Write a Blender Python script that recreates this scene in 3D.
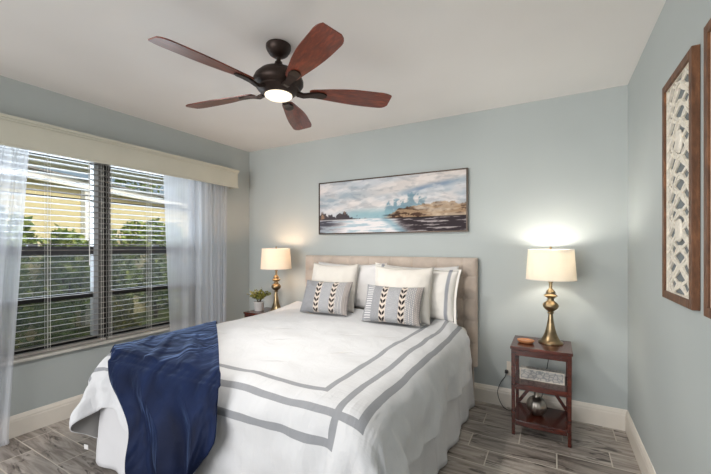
import bpy, bmesh, math, random
import numpy as np
from mathutils import Vector, Matrix, noise
from mathutils.bvhtree import BVHTree
PI = math.pi
for o in list(bpy.data.objects):
    bpy.data.objects.remove(o)
SC = bpy.context.scene
COL = SC.collection

# ------------------------------------------------------------------ camera
W, H, T = 3.675, 2.44, 0.016            # room width, height, baseboard thickness
cam = bpy.data.cameras.new('camera'); cam.sensor_width = 36.0; cam.lens = 355.24 * 36 / 711
cam.shift_y = 9.27 / 711; cam.clip_start = 0.05; cam.clip_end = 200
CAM = bpy.data.objects.new('camera', cam); COL.objects.link(CAM)
CAM.location = (3.222, -3.125, 1.301); CAM.rotation_euler = (PI / 2, 0, 0.5099)
SC.camera = CAM
SC.view_settings.view_transform = 'Standard'; SC.view_settings.look = 'None'
SC.view_settings.gamma = 1; SC.view_settings.use_curve_mapping = False
SC.view_settings.exposure = 0.0

# ------------------------------------------------------------------ world, sun, window daylight, added fill
world = bpy.data.worlds.new('sky'); SC.world = world; world.use_nodes = True
wt = world.node_tree; wt.nodes.clear()
sky = wt.nodes.new('ShaderNodeTexSky'); sky.sky_type = 'NISHITA'; sky.sun_disc = False
sky.sun_elevation = math.radians(42); sky.sun_rotation = math.radians(60); sky.air_density = 1.0; sky.dust_density = 5.0
bgn = wt.nodes.new('ShaderNodeBackground'); bgn.inputs[1].default_value = 0.16
wo = wt.nodes.new('ShaderNodeOutputWorld')
wt.links.new(sky.outputs[0], bgn.inputs[0]); wt.links.new(bgn.outputs[0], wo.inputs[0])

def lamp(name, kind, loc, power, color, rot=(0, 0, 0), size=0.1, size_y=None, spread=None):
    l = bpy.data.lights.new(name, kind); l.energy = power; l.color = color
    if kind == 'AREA':
        l.size = size
        if size_y: l.shape = 'RECTANGLE'; l.size_y = size_y
        if spread: l.spread = spread
    elif kind == 'SUN': l.angle = size
    else: l.shadow_soft_size = size
    o = bpy.data.objects.new(name, l); COL.objects.link(o); o.location = loc; o.rotation_euler = rot
    return o
sun_dir = Vector((-0.66, -0.30, -0.70))
lamp('sun', 'SUN', (4, 3, 8), 2.6, (1.0, 0.95, 0.86), sun_dir.to_track_quat('-Z', 'Y').to_euler(), math.radians(1.5))
# added fill lamp behind the camera, brightens the room; no such source is known
lamp('rear_fill', 'AREA', (1.1, -6.6, 1.45), 225, (0.99, 0.975, 0.96), (math.radians(90), 0, 0), 3.4, 2.2)
# daylight that enters by the window
lamp('daylight_window', 'AREA', (-0.55, -1.58, 1.50), 54, (0.82, 0.90, 1.0), (0, math.radians(-93), 0), 1.2, 1.75)

# ------------------------------------------------------------------ helpers
def lin(c):
    """sRGB 0..255 -> linear rgba"""
    r = []
    for v in c[:3]:
        v = v / 255
        r.append(v / 12.92 if v <= 0.04045 else ((v + 0.055) / 1.055) ** 2.4)
    return (*r, 1.0)

def tag(o, label=None, cat=None, group=None, kind=None):
    if label: o['label'] = label
    if cat: o['category'] = cat
    if group: o['group'] = group
    if kind: o['kind'] = kind
    return o

def obj(name, me, m=None, parent=None, smooth=None):
    if isinstance(me, bmesh.types.BMesh):
        b = me; me = bpy.data.meshes.new(name); b.normal_update(); b.to_mesh(me); b.free()
    o = bpy.data.objects.new(name, me); COL.objects.link(o)
    if m is not None and not me.materials: me.materials.append(m)
    if parent: o.parent = parent
    if smooth is not None:
        me.polygons.foreach_set('use_smooth', [True] * len(me.polygons))
        if smooth < 179: me.set_sharp_from_angle(angle=math.radians(smooth))
    return o

def thing(name, label, cat, loc=(0, 0, 0), rz=0, group=None):
    o = bpy.data.objects.new(name, None); COL.objects.link(o)
    o.location = loc; o.rotation_euler = (0, 0, rz); o.empty_display_size = 0.1
    return tag(o, label, cat, group)

def box(bm, x0, x1, y0, y1, z0, z1, bev=0, seg=2, mi=0):
    v = [bm.verts.new(c) for c in ((x0,y0,z0),(x1,y0,z0),(x1,y1,z0),(x0,y1,z0),(x0,y0,z1),(x1,y0,z1),(x1,y1,z1),(x0,y1,z1))]
    fs = [bm.faces.new([v[i] for i in f]) for f in ((0,3,2,1),(4,5,6,7),(0,1,5,4),(1,2,6,5),(2,3,7,6),(3,0,4,7))]
    for f in fs: f.material_index = mi
    if bev:
        es = list({e for f in fs for e in f.edges})
        bmesh.ops.bevel(bm, geom=es, offset=bev, segments=seg, affect='EDGES', profile=0.5)
    return v

def B(*boxes, bev=0, seg=2):
    bm = bmesh.new()
    for b in boxes: box(bm, *b, bev=bev, seg=seg)
    return bm

def lathe(prof, n=40, bm=None, center=(0, 0, 0), flute=None):
    bm = bm or bmesh.new(); rings = []
    for r, z in prof:
        ring = []
        for i in range(n):
            a = 2 * PI * i / n; rr = r * (flute(a, z) if flute else 1)
            ring.append(bm.verts.new((center[0] + rr * math.cos(a), center[1] + rr * math.sin(a), center[2] + z)))
        rings.append(ring)
    for a, b in zip(rings, rings[1:]):
        for i in range(n):
            bm.faces.new((a[i], a[(i + 1) % n], b[(i + 1) % n], b[i]))
    if prof[0][0] > 1e-4: bm.faces.new(rings[0][::-1])
    if prof[-1][0] > 1e-4: bm.faces.new(rings[-1])
    bmesh.ops.remove_doubles(bm, verts=bm.verts, dist=1e-6)
    bmesh.ops.recalc_face_normals(bm, faces=bm.faces)
    return bm

def cat_rom(pts, n=8):
    P = [Vector(p) for p in pts]; P = [P[0] * 2 - P[1]] + P + [P[-1] * 2 - P[-2]]; out = []
    for i in range(1, len(P) - 2):
        a, b, c, d = P[i - 1:i + 3]
        for k in range(n):
            t = k / n
            out.append(0.5 * ((2 * b) + (c - a) * t + (2 * a - 5 * b + 4 * c - d) * t * t + (3 * b - a - 3 * c + d) * t ** 3))
    out.append(P[-2]); return out

def tube(pts, r, n=8, bm=None, smooth_n=6):
    bm = bm or bmesh.new(); P = cat_rom(pts, smooth_n) if smooth_n else [Vector(p) for p in pts]
    rings = []; up = Vector((0.13, 0.2, 1)).normalized()
    for i, p in enumerate(P):
        t = (P[min(i + 1, len(P) - 1)] - P[max(i - 1, 0)]).normalized()
        a = t.cross(up).normalized(); b = t.cross(a)
        rr = r(i / (len(P) - 1)) if callable(r) else r
        rings.append([bm.verts.new(p + a * rr * math.cos(2 * PI * k / n) + b * rr * math.sin(2 * PI * k / n)) for k in range(n)])
    for a, b in zip(rings, rings[1:]):
        for i in range(n): bm.faces.new((a[i], a[(i + 1) % n], b[(i + 1) % n], b[i]))
    bm.faces.new(rings[0][::-1]); bm.faces.new(rings[-1])
    bmesh.ops.recalc_face_normals(bm, faces=bm.faces)
    return bm

def grid_mesh(name, pts, nx, ny, uv=None, col=None, wrap=False):
    """pts row-major ny rows of nx"""
    me = bpy.data.meshes.new(name)
    fs = [(j*nx+i, j*nx+(i+1) % nx, (j+1)*nx+(i+1) % nx, (j+1)*nx+i) for j in range(ny-1) for i in range(nx if wrap else nx-1)]
    me.from_pydata([tuple(p) for p in pts], [], fs)
    if uv is not None:
        l = me.uv_layers.new(name='UVMap'); vi = np.empty(len(me.loops), int); me.loops.foreach_get('vertex_index', vi)
        l.data.foreach_set('uv', np.asarray(uv, float)[vi].ravel())
    if col is not None:
        a = me.color_attributes.new('paint', 'FLOAT_COLOR', 'POINT'); a.data.foreach_set('color', np.asarray(col, float).ravel())
    me.update(); return me

# ------------------------------------------------------------------ materials
class G:
    """small shader graph builder"""
    def __init__(s, name):
        s.m = bpy.data.materials.new(name); s.m.use_nodes = True; s.t = s.m.node_tree; s.t.nodes.clear()
        s.out = s.n('ShaderNodeOutputMaterial'); s.bsdf = None
    def n(s, typ, ins=None, **props):
        nd = s.t.nodes.new(typ)
        for k, v in props.items(): setattr(nd, k, v)
        for k, v in (ins or {}).items(): s.set(nd.inputs[k], v)
        return nd
    def set(s, sock, v):
        if isinstance(v, bpy.types.NodeSocket): s.t.links.new(v, sock)
        elif isinstance(v, bpy.types.Node): s.t.links.new(v.outputs[0], sock)
        else: sock.default_value = v
    def m_(s, op, a, b=0.0, c=0.0):
        nd = s.n('ShaderNodeMath', {0: a, 1: b, 2: c}, operation=op); return nd.outputs[0]
    def co(s, which='Object', scale=(1, 1, 1), loc=(0, 0, 0), rot=(0, 0, 0)):
        t = s.n('ShaderNodeTexCoord').outputs[which]
        return s.n('ShaderNodeMapping', {0: t, 'Location': loc, 'Scale': scale, 'Rotation': rot}).outputs[0]
    def noise(s, vec, scale, detail=3, rough=0.5, dist=0.0):
        return s.n('ShaderNodeTexNoise', {'Vector': vec, 'Scale': scale, 'Detail': detail, 'Roughness': rough, 'Distortion': dist}).outputs[0]
    def ramp(s, fac, stops, interp='LINEAR'):
        r = s.n('ShaderNodeValToRGB', {0: fac}); e = r.color_ramp.elements; r.color_ramp.interpolation = interp
        while len(e) < len(stops): e.new(0.5)
        for q, (p, c) in zip(e, stops): q.position = p; q.color = lin(c) if len(c) == 3 else c
        return r.outputs[0]
    def mix(s, f, a, b, blend='MIX'):
        nd = s.n('ShaderNodeMix', data_type='RGBA', blend_type=blend)
        s.set(nd.inputs[0], f); s.set(nd.inputs[6], a); s.set(nd.inputs[7], b); return nd.outputs[2]
    def bump(s, h, strength=0.3, dist=0.01):
        return s.n('ShaderNodeBump', {'Height': h, 'Strength': strength, 'Distance': dist}).outputs[0]
    def pbr(s, color, rough=0.6, metal=0.0, normal=None, spec=0.5, **kw):
        b = s.n('ShaderNodeBsdfPrincipled'); s.bsdf = b
        s.set(b.inputs['Base Color'], color); s.set(b.inputs['Roughness'], rough); s.set(b.inputs['Metallic'], metal)
        b.inputs['Specular IOR Level'].default_value = spec
        if normal is not None: s.set(b.inputs['Normal'], normal)
        for k, v in kw.items(): s.set(b.inputs[k], v)
        s.t.links.new(b.outputs[0], s.out.inputs[0]); return s.m

def plain(name, c, rough=0.6, metal=0.0, nscale=0, nstr=0.1, var=0.06, spec=0.5, **kw):
    g = G(name); v = g.co(); nz = g.noise(v, nscale or 20, 4)
    d = tuple(max(0, x * (1 - var)) for x in c); e = tuple(min(255, x * (1 + var)) for x in c)
    colr = g.ramp(nz, [(0.3, d), (0.7, e)])
    return g.pbr(colr, rough, metal, g.bump(nz, nstr, 0.004) if nstr else None, spec, **kw)

def wood(name, dark, light, scale=(1, 1, 1), rough=0.3, spec=0.5, ring=9, coat=0.0):
    g = G(name); v = g.co(scale=scale)
    a = g.noise(v, ring, 5, 0.6, 0.6); b = g.noise(v, ring * 3.3, 3, 0.5)
    f = g.m_('ADD', g.m_('MULTIPLY', a, 0.75), g.m_('MULTIPLY', b, 0.25))
    c = g.ramp(f, [(0.3, dark), (0.52, tuple((x + y) / 2 for x, y in zip(dark, light))), (0.7, light)])
    m = g.pbr(c, rough, 0, g.bump(f, 0.12, 0.003), spec)
    g.bsdf.inputs['Coat Weight'].default_value = coat
    return m

def paint(name, c, rough=0.75, bump=0.12):
    g = G(name); v = g.co(); n1 = g.noise(v, 160, 3)
    n2 = g.noise(v, 1.3, 2)
    colr = g.ramp(n2, [(0.3, tuple(x * 0.985 for x in c)), (0.7, tuple(x * 1.015 for x in c))])
    return g.pbr(colr, rough, 0, g.bump(n1, bump, 0.002), 0.3)

M = {}
M['wall'] = paint('wall_paint', (178, 184, 183))
M['ceil'] = paint('ceiling_paint', (236, 233, 230), 0.85, 0.25)
M['trim'] = plain('trim_white', (226, 219, 208), 0.35, nscale=8, nstr=0.0, var=0.012)
M['valance'] = plain('valance_cream', (202, 200, 186), 0.45, nscale=6, nstr=0.02, var=0.015)
M['sill'] = plain('sill_marble', (200, 197, 190), 0.3, nscale=5, nstr=0.0, var=0.06)
M['bronze_frame'] = plain('window_bronze', (44, 42, 42), 0.4, 0.4, nscale=40, nstr=0.02)
M['rail_grey'] = plain('grey_rail', (84, 84, 88), 0.35, 0.5, nscale=40, nstr=0.0)
M['alu'] = plain('pale_aluminium', (190, 194, 200), 0.4, 0.3, nscale=40, nstr=0.0)
M['slat'] = plain('blind_slat', (150, 146, 141), 0.35, nscale=5, nstr=0.0, var=0.02)
M['cord'] = plain('blind_cord', (226, 224, 218), 0.8, nscale=90, nstr=0.0)
M['bronze'] = plain('fan_bronze', (50, 38, 33), 0.45, 0.6, nscale=30, nstr=0.02, var=0.15)
M['brass'] = plain('antique_brass', (142, 124, 96), 0.30, 0.95, nscale=18, nstr=0.03, var=0.18)
M['cherry'] = wood('cherry_blade', (66, 22, 12), (150, 66, 38), (3, 14, 3), 0.30, 0.5, 3.0, 0.22)
M['stand'] = wood('mahogany_stand', (40, 13, 8), (108, 42, 22), (2, 12, 12), 0.25, 0.5, 4.0, 0.3)
M['frame_wood'] = wood('walnut_frame', (70, 44, 28), (140, 94, 62), (8, 8, 2), 0.5, 0.4, 5.0)
M['fret'] = plain('white_fretwork', (226, 219, 206), 0.7, nscale=60, nstr=0.15, var=0.05)
M['fret_back'] = plain('fret_backing', (118, 124, 126), 0.9, nscale=20, nstr=0.0)
M['silver'] = plain('brushed_silver', (176, 170, 162), 0.28, 0.95, nscale=25, nstr=0.03)
M['dish'] = wood('carved_dish', (164, 100, 60), (212, 150, 104), (6, 20, 6), 0.4, 0.4, 4.0)
M['pot'] = plain('white_pot', (214, 212, 210), 0.35, nscale=30, nstr=0.02, var=0.02)
M['soil'] = plain('potting_soil', (58, 44, 32), 0.95, nscale=90, nstr=0.6, var=0.3)
M['black_cord'] = plain('black_rubber', (28, 28, 30), 0.5, nscale=90, nstr=0.0)
M['plastic'] = plain('outlet_plastic', (216, 208, 196), 0.4, nscale=30, nstr=0.0, var=0.01)
M['linen'] = None
def fabric(name, c, weave=420, var=0.05, rough=0.9, bump=0.25, sheen=0.2, wr=0.0, wsc=6):
    g = G(name); v = g.co(); n1 = g.noise(v, weave, 2); n2 = g.noise(v, 9, 4)
    colr = g.ramp(n2, [(0.3, tuple(x * (1 - var) for x in c)), (0.7, tuple(min(255, x * (1 + var)) for x in c))])
    h = n1
    if wr:
        w = g.noise(g.co(scale=(1, 1, 1)), wsc, 4, 0.55, 0.8)
        h = g.m_('ADD', g.m_('MULTIPLY', n1, 0.08), g.m_('MULTIPLY', w, wr))
    return g.pbr(colr, rough, 0, g.bump(h, bump, 0.01), 0.2, **{'Sheen Weight': sheen})
M['linen'] = fabric('headboard_linen', (188, 174, 162), 300, 0.05)
M['white_cotton'] = fabric('white_cotton', (218, 216, 215), 500, 0.01, 0.85, 0.35, 0.1, 1.0, 7)
M['cream_cotton'] = fabric('cream_cotton', (216, 211, 203), 420, 0.015, 0.9, 0.35, 0.15, 1.0, 8)
M['skirt'] = fabric('skirt_cotton', (204, 204, 206), 500, 0.01, 0.9, 0.3, 0.1, 0.8, 5)
M['grey_lining'] = fabric('grey_lining', (120, 118, 116), 400, 0.04)
M['mattress'] = fabric('mattress_ticking', (210, 206, 200), 300)

def m_floor():
    g = G('wood_look_tile'); tc = g.n('ShaderNodeTexCoord').outputs['Object']
    sx = g.n('ShaderNodeSeparateXYZ', {0: tc}); x, y = sx.outputs[0], sx.outputs[1]
    PW, PL, GR = 0.1765, 0.506, 0.0044
    yr = g.m_('DIVIDE', g.m_('ADD', y, 0.0315 + 50 * PW), PW); row = g.m_('FLOOR', yr); fy = g.m_('FRACT', yr)
    ph = g.m_('FRACT', g.m_('MULTIPLY', row, 0.3573))
    for k, joint in enumerate((3.585, 2.765, 3.018, 2.730, 2.857)):     # the rows by the nightstand
        want = (-(joint / PL + 20.16)) % 1.0; eq = g.m_('COMPARE', row, 49.0 - k, 0.5)
        ph = g.m_('ADD', g.m_('MULTIPLY', ph, g.m_('SUBTRACT', 1.0, eq)), g.m_('MULTIPLY', eq, want))
    xr = g.m_('ADD', g.m_('DIVIDE', x, PL), g.m_('ADD', ph, 20.16)); cell = g.m_('FLOOR', xr); fx = g.m_('FRACT', xr)
    dy = g.m_('MULTIPLY', g.m_('MINIMUM', fy, g.m_('SUBTRACT', 1.0, fy)), PW)
    dx = g.m_('MULTIPLY', g.m_('MINIMUM', fx, g.m_('SUBTRACT', 1.0, fx)), PL)
    d = g.m_('MINIMUM', dx, dy)
    gf = g.n('ShaderNodeMapRange', {0: d, 1: GR * 0.55, 2: GR * 0.95, 3: 1.0, 4: 0.0}).outputs[0]
    idv = g.n('ShaderNodeCombineXYZ', {0: cell, 1: row, 2: 3.7})
    wn = g.n('ShaderNodeTexWhiteNoise', {0: idv}, noise_dimensions='3D')
    rnd = wn.outputs['Value']
    off = g.m_('MULTIPLY', rnd, 37.0)
    gv = g.n('ShaderNodeCombineXYZ', {0: g.m_('ADD', g.m_('MULTIPLY', x, 1.6), off), 1: g.m_('ADD', g.m_('MULTIPLY', y, 13.0), off), 2: off})
    n1 = g.noise(gv, 1.6, 6, 0.62, 1.1)
    gv2 = g.n('ShaderNodeCombineXYZ', {0: g.m_('ADD', g.m_('MULTIPLY', x, 4), off), 1: g.m_('ADD', g.m_('MULTIPLY', y, 14), off), 2: off})
    n2 = g.noise(gv2, 1.0, 4, 0.6, 1.5)
    base = g.ramp(n1, [(0.25, (96, 88, 81)), (0.42, (146, 138, 132)), (0.55, (176, 169, 163)), (0.72, (202, 196, 190))])
    tint = g.ramp(rnd, [(0.0, (206, 202, 198)), (1.0, (255, 253, 250))])
    base = g.mix(1.0, base, tint, 'MULTIPLY')
    kf = g.n('ShaderNodeMapRange', {0: n2, 1: 0.57, 2: 0.66, 3: 0.0, 4: 0.9}).outputs[0]
    base = g.mix(kf, base, lin((58, 50, 46)))
    c = g.mix(gf, base, lin((200, 193, 182)))
    h = g.m_('SUBTRACT', g.m_('MULTIPLY', n1, 0.25), gf)
    r = g.m_('ADD', 0.34, g.m_('MULTIPLY', gf, 0.4))
    return g.pbr(c, r, 0, g.bump(h, 0.35, 0.004), 0.45)
M['floor'] = m_floor()

def m_vcol(name, rough=0.8, sheen=0.0, bump=0.2, sc=500, spec=0.2):
    g = G(name); a = g.n('ShaderNodeVertexColor', layer_name='paint')
    return g.pbr(a.outputs[0], rough, 0, g.bump(g.noise(g.co(), sc, 2), bump, 0.004), spec, **{'Sheen Weight': sheen})
M['painting'] = m_vcol('painted_canvas', 0.6, 0, 0.15, 220)
M['woven'] = m_vcol('woven_pattern', 0.9, 0.1, 0.5, 420)

def m_comforter():
    g = G('striped_comforter'); uv = g.n('ShaderNodeUVMap').outputs[0]
    s = g.n('ShaderNodeSeparateXYZ', {0: uv}); u, t = s.outputs[0], s.outputs[1]   # metres beyond the side edge / beyond the foot edge
    def near(a, c, w=0.0155): return g.m_('LESS_THAN', g.m_('ABSOLUTE', g.m_('SUBTRACT', a, c)), w)
    def below(a, c): return g.m_('LESS_THAN', a, c)
    A = lambda *k: g.m_('MULTIPLY', k[0], k[1])
    I, Md, O = STR; w = 0.0155
    ls = [A(near(t, I), below(u, I + w)), A(near(u, I), below(t, I + w)),
          A(near(t, Md), below(u, O + w)), A(near(u, O), below(t, Md + w)),
          A(near(u, Md), below(t, O + w)), A(near(t, O), below(u, Md + w))]
    f = ls[0]
    for q in ls[1:]: f = g.m_('MAXIMUM', f, q)
    n2 = g.noise(g.co(), 7, 4)
    white = g.ramp(n2, [(0.3, (205, 206, 208)), (0.7, (211, 212, 214))])
    c = g.mix(f, white, lin((146, 148, 152)))
    wv = g.noise(g.co(), 460, 2)
    wr = g.noise(g.co(scale=(1.0, 1.0, 0.6)), 5.5, 5, 0.55, 1.2)
    # small puckers along the stripes
    puv = g.n('ShaderNodeMapping', {0: uv, 'Scale': (34, 5, 1)}).outputs[0]; puv2 = g.n('ShaderNodeMapping', {0: uv, 'Scale': (5, 30, 1)}).outputs[0]
    band = lambda a: g.n('ShaderNodeMapRange', {0: a, 1: -0.16, 2: -0.10, 3: 0.0, 4: 1.0}).outputs[0]
    puck = g.m_('ADD', g.m_('MULTIPLY', g.noise(puv, 1.0, 3, 0.5, 0.4), band(t)), g.m_('MULTIPLY', g.noise(puv2, 1.0, 3, 0.5, 0.4), g.m_('MULTIPLY', band(u), 0.6)))
    h = g.m_('ADD', g.m_('ADD', g.m_('MULTIPLY', wv, 0.03), g.m_('MULTIPLY', wr, 0.8)), g.m_('MULTIPLY', puck, 0.5))
    # stitched tufts: short pinched creases
    ob = g.n('ShaderNodeTexCoord').outputs['Object']
    for (tx, ty, ang) in ((1.52, -1.12, .5), (2.02, -1.05, .4), (1.22, -1.42, .2), (1.72, -1.38, .6), (2.18, -1.42, .9), (1.42, -1.72, .5), (1.95, -1.72, .3), (2.25, -0.98, .7), (1.10, -0.95, .3)):
        mp = g.n('ShaderNodeMapping', {0: ob, 'Location': (tx, ty, 0), 'Rotation': (0, 0, ang), 'Scale': (0.055, 0.011, 9.0)}, vector_type='TEXTURE').outputs[0]
        ln = g.n('ShaderNodeVectorMath', {0: mp}, operation='LENGTH').outputs['Value']
        h = g.m_('SUBTRACT', h, g.m_('MULTIPLY', g.n('ShaderNodeMapRange', {0: ln, 1: 0.0, 2: 1.6, 3: 1.0, 4: 0.0}, interpolation_type='SMOOTHSTEP').outputs[0], 1.1))
    return g.pbr(c, 0.85, 0, g.bump(h, 0.55, 0.02), 0.2, **{'Sheen Weight': 0.1})
STR = (-0.118, 0.0, 0.102)
M['comforter'] = m_comforter()

def m_velvet():
    g = G('navy_velvet'); v = g.co(); n1 = g.noise(g.co(scale=(1, 1, 0.7)), 3.6, 2, 0.5, 1.6); n2 = g.noise(v, 24, 2, 0.5)
    c = g.ramp(n1, [(0.3, (9, 17, 40)), (0.7, (24, 38, 72))])
    h = g.m_('ADD', n1, g.m_('MULTIPLY', n2, 0.10))
    return g.pbr(c, 0.62, 0, g.bump(h, 0.7, 0.05), 0.12, **{'Sheen Weight': 1.0, 'Sheen Roughness': 0.25, 'Sheen Tint': lin((120, 145, 190))})
M['velvet'] = m_velvet()

def m_sheer():
    g = G('sheer_voile'); w = g.noise(g.co(scale=(30, 30, 1)), 3, 3)
    d = g.n('ShaderNodeBsdfDiffuse', {0: lin((235, 238, 245))}); tl = g.n('ShaderNodeBsdfTranslucent', {0: lin((235, 240, 250))})
    a = g.n('ShaderNodeMixShader', {0: 0.5, 1: d.outputs[0], 2: tl.outputs[0]})
    tr = g.n('ShaderNodeBsdfTransparent')
    f = g.m_('ADD', 0.50, g.m_('MULTIPLY', w, 0.16))
    mx = g.n('ShaderNodeMixShader', {0: f, 1: tr.outputs[0], 2: a.outputs[0]})
    g.t.links.new(mx.outputs[0], g.out.inputs[0]); return g.m
M['sheer'] = m_sheer()

def m_shade():
    g = G('lamp_shade_linen'); n = g.noise(g.co(scale=(1, 1, 1)), 260, 2)
    c = g.ramp(n, [(0.3, (240, 234, 222)), (0.7, (246, 240, 229))])
    d = g.n('ShaderNodeBsdfDiffuse', {0: c}); tl = g.n('ShaderNodeBsdfTranslucent', {0: c})
    mx = g.n('ShaderNodeMixShader', {0: 0.32, 1: d.outputs[0], 2: tl.outputs[0]})
    g.t.links.new(mx.outputs[0], g.out.inputs[0]); return g.m
M['shade'] = m_shade()

def m_emit(name, c, k):
    g = G(name); e = g.n('ShaderNodeEmission', {0: lin(c), 1: k}); g.t.links.new(e.outputs[0], g.out.inputs[0]); return g.m
M['fan_lens'] = m_emit('fan_light_lens', (255, 240, 214), 1.7)
M['bulb'] = m_emit('warm_bulb', (255, 220, 170), 6)
def m_glass():
    g = G('window_glass'); tr = g.n('ShaderNodeBsdfTransparent', {0: (0.93, 0.95, 0.95, 1)}); gl = g.n('ShaderNodeBsdfGlossy', {0: (1, 1, 1, 1), 1: 0.03})
    f = g.n('ShaderNodeFresnel', {0: 1.4}); mx = g.n('ShaderNodeMixShader', {0: f.outputs[0], 1: tr.outputs[0], 2: gl.outputs[0]})
    g.t.links.new(mx.outputs[0], g.out.inputs[0]); return g.m
M['glass'] = m_glass()
def m_screen():
    g = G('insect_screen'); tr = g.n('ShaderNodeBsdfTransparent', {0: (1, 1, 1, 1)}); d = g.n('ShaderNodeBsdfDiffuse', {0: lin((104, 110, 108))})
    mx = g.n('ShaderNodeMixShader', {0: 0.34, 1: tr.outputs[0], 2: d.outputs[0]})
    g.t.links.new(mx.outputs[0], g.out.inputs[0]); return g.m
M['screen'] = m_screen()
M['stucco'] = plain('yellow_stucco', (204, 192, 148), 0.9, nscale=60, nstr=0.4, var=0.04)
M['fascia'] = plain('white_fascia', (240, 240, 238), 0.6, nscale=10, nstr=0.0, var=0.01)
M['roof'] = plain('grey_shingle', (130, 128, 126), 0.9, nscale=30, nstr=0.4, var=0.15)
M['grass'] = plain('lawn', (84, 98, 48), 0.95, nscale=14, nstr=0.6, var=0.25)
def m_leaf(name, a, b, c):
    g = G(name); r = g.n('ShaderNodeObjectInfo'); n = g.noise(g.co(), 9, 3)
    colr = g.ramp(n, [(0.3, a), (0.5, b), (0.7, c)])
    return g.pbr(colr, 0.5, 0, None, 0.4)
M['leaf'] = m_leaf('shrub_leaf', (74, 98, 44), (122, 142, 66), (176, 182, 100))
M['leaf_yellow'] = m_leaf('variegated_leaf', (84, 92, 40), (140, 138, 60), (196, 178, 96))
M['stem'] = plain('brown_stem', (76, 60, 42), 0.9, nscale=60, nstr=0.3)

# ================================================================== the room
YF = -4.4                                # open end of the room, behind the camera
WY0, WY1, WZ0, WZ1 = -2.50, -0.68, 0.52, 2.02    # window opening in the left wall
def struct(name, bm, m, parent=None, **k):
    o = obj(name, bm, m, parent, **k)
    if not parent: o['kind'] = 'structure'
    return o
struct('floor', B((0, W, YF, 0, -0.05, 0)), M['floor'])
struct('ceiling', B((-0.14, W + 0.1, YF, 0.1, H, H + 0.12)), M['ceil'])
struct('wall_back', B((-0.14, W + 0.1, 0, 0.1, 0, H)), M['wall'])
struct('wall_right', B((W, W + 0.1, YF, 0, 0, H)), M['wall'])
struct('wall_left', B((-0.14, 0, WY1, 0, 0, H), (-0.14, 0, YF, WY0, 0, H), (-0.14, 0, WY0, WY1, 0, WZ0 - 0.001), (-0.14, 0, WY0, WY1, WZ1, H)), M['wall'])
def baseboard(name, p0, p1, inward):
    """moulded board swept along a wall; inward = unit vector into the room"""
    prof = [(0, 0), (T, 0), (T, 0.105), (T * 0.85, 0.112), (T * 0.85, 0.122), (T * 0.55, 0.134), (T * 0.3, 0.144), (0, 0.146)]
    bm = bmesh.new(); rows = []
    for p in (p0, p1):
        rows.append([bm.verts.new((p[0] + inward[0] * a, p[1] + inward[1] * a, b)) for a, b in prof])
    n = len(prof)
    for i in range(n): bm.faces.new((rows[0][i], rows[0][(i + 1) % n], rows[1][(i + 1) % n], rows[1][i]))
    bm.faces.new(rows[0]); bm.faces.new(rows[1]); bmesh.ops.recalc_face_normals(bm, faces=bm.faces)
    struct(name, bm, M['trim'])
baseboard('baseboard_back', (0, 0), (W, 0), (0, -1))
baseboard('baseboard_left', (0, 0), (0, YF), (1, 0))
baseboard('baseboard_right', (W, 0), (W, YF), (-1, 0))

# ------------------------------------------------------------------ window
win = bpy.data.objects.new('window_1', None); COL.objects.link(win); win['kind'] = 'structure'
MY0, MY1 = -1.600, -1.505               # mullion
struct('sill', B((-0.10, 0.035, WY0 - 0.03, WY1 + 0.03, WZ0 - 0.016, WZ0 + 0.004), bev=0.004), M['sill'], win)
fx0, fx1 = -0.125, -0.075
fb = [(fx0, fx1, WY0, WY0 + 0.05, WZ0, WZ1), (fx0, fx1, WY1 - 0.05, WY1, WZ0, WZ1), (fx0, fx1, WY0, WY1, WZ0, WZ0 + 0.05), (fx0, fx1, WY0, WY1, WZ1 - 0.05, WZ1),
      (fx0, fx1 + 0.01, MY0, MY1, WZ0, WZ1)]
struct('outer_frame', B(*fb, bev=0.003), M['bronze_frame'], win)
for a, b in ((WY0 + 0.05, MY0), (MY1, WY1 - 0.05)):
    struct('meeting_rail', B((fx0 + 0.005, fx1 + 0.008, a, b, 1.235, 1.30), bev=0.003), M['rail_grey'], win)
    struct('glazing_bar', B((fx0 + 0.005, fx1, a, b, 0.885, 0.93), bev=0.003), M['bronze_frame'], win)
    struct('glazing_bar', B((fx0 + 0.01, fx1 - 0.01, a, b, 1.665, 1.682)), M['bronze_frame'], win)
    struct('glass', B((-0.103, -0.099, a, b, WZ0 + 0.05, WZ1 - 0.05)), M['glass'], win)
    struct('insect_screen', B((-0.118, -0.1175, a, b, WZ0 + 0.05, 1.235)), M['screen'], win)
    struct('latch', B((fx1, fx1 + 0.02, (a + b) / 2 - 0.03, (a + b) / 2 + 0.03, 1.30, 1.312), bev=0.003), M['alu'], win)
struct('jamb_strip', B((fx0 + 0.005, fx1 + 0.012, MY0 - 0.035, MY0, WZ0 + 0.05, WZ1 - 0.05)), M['alu'], win)

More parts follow.
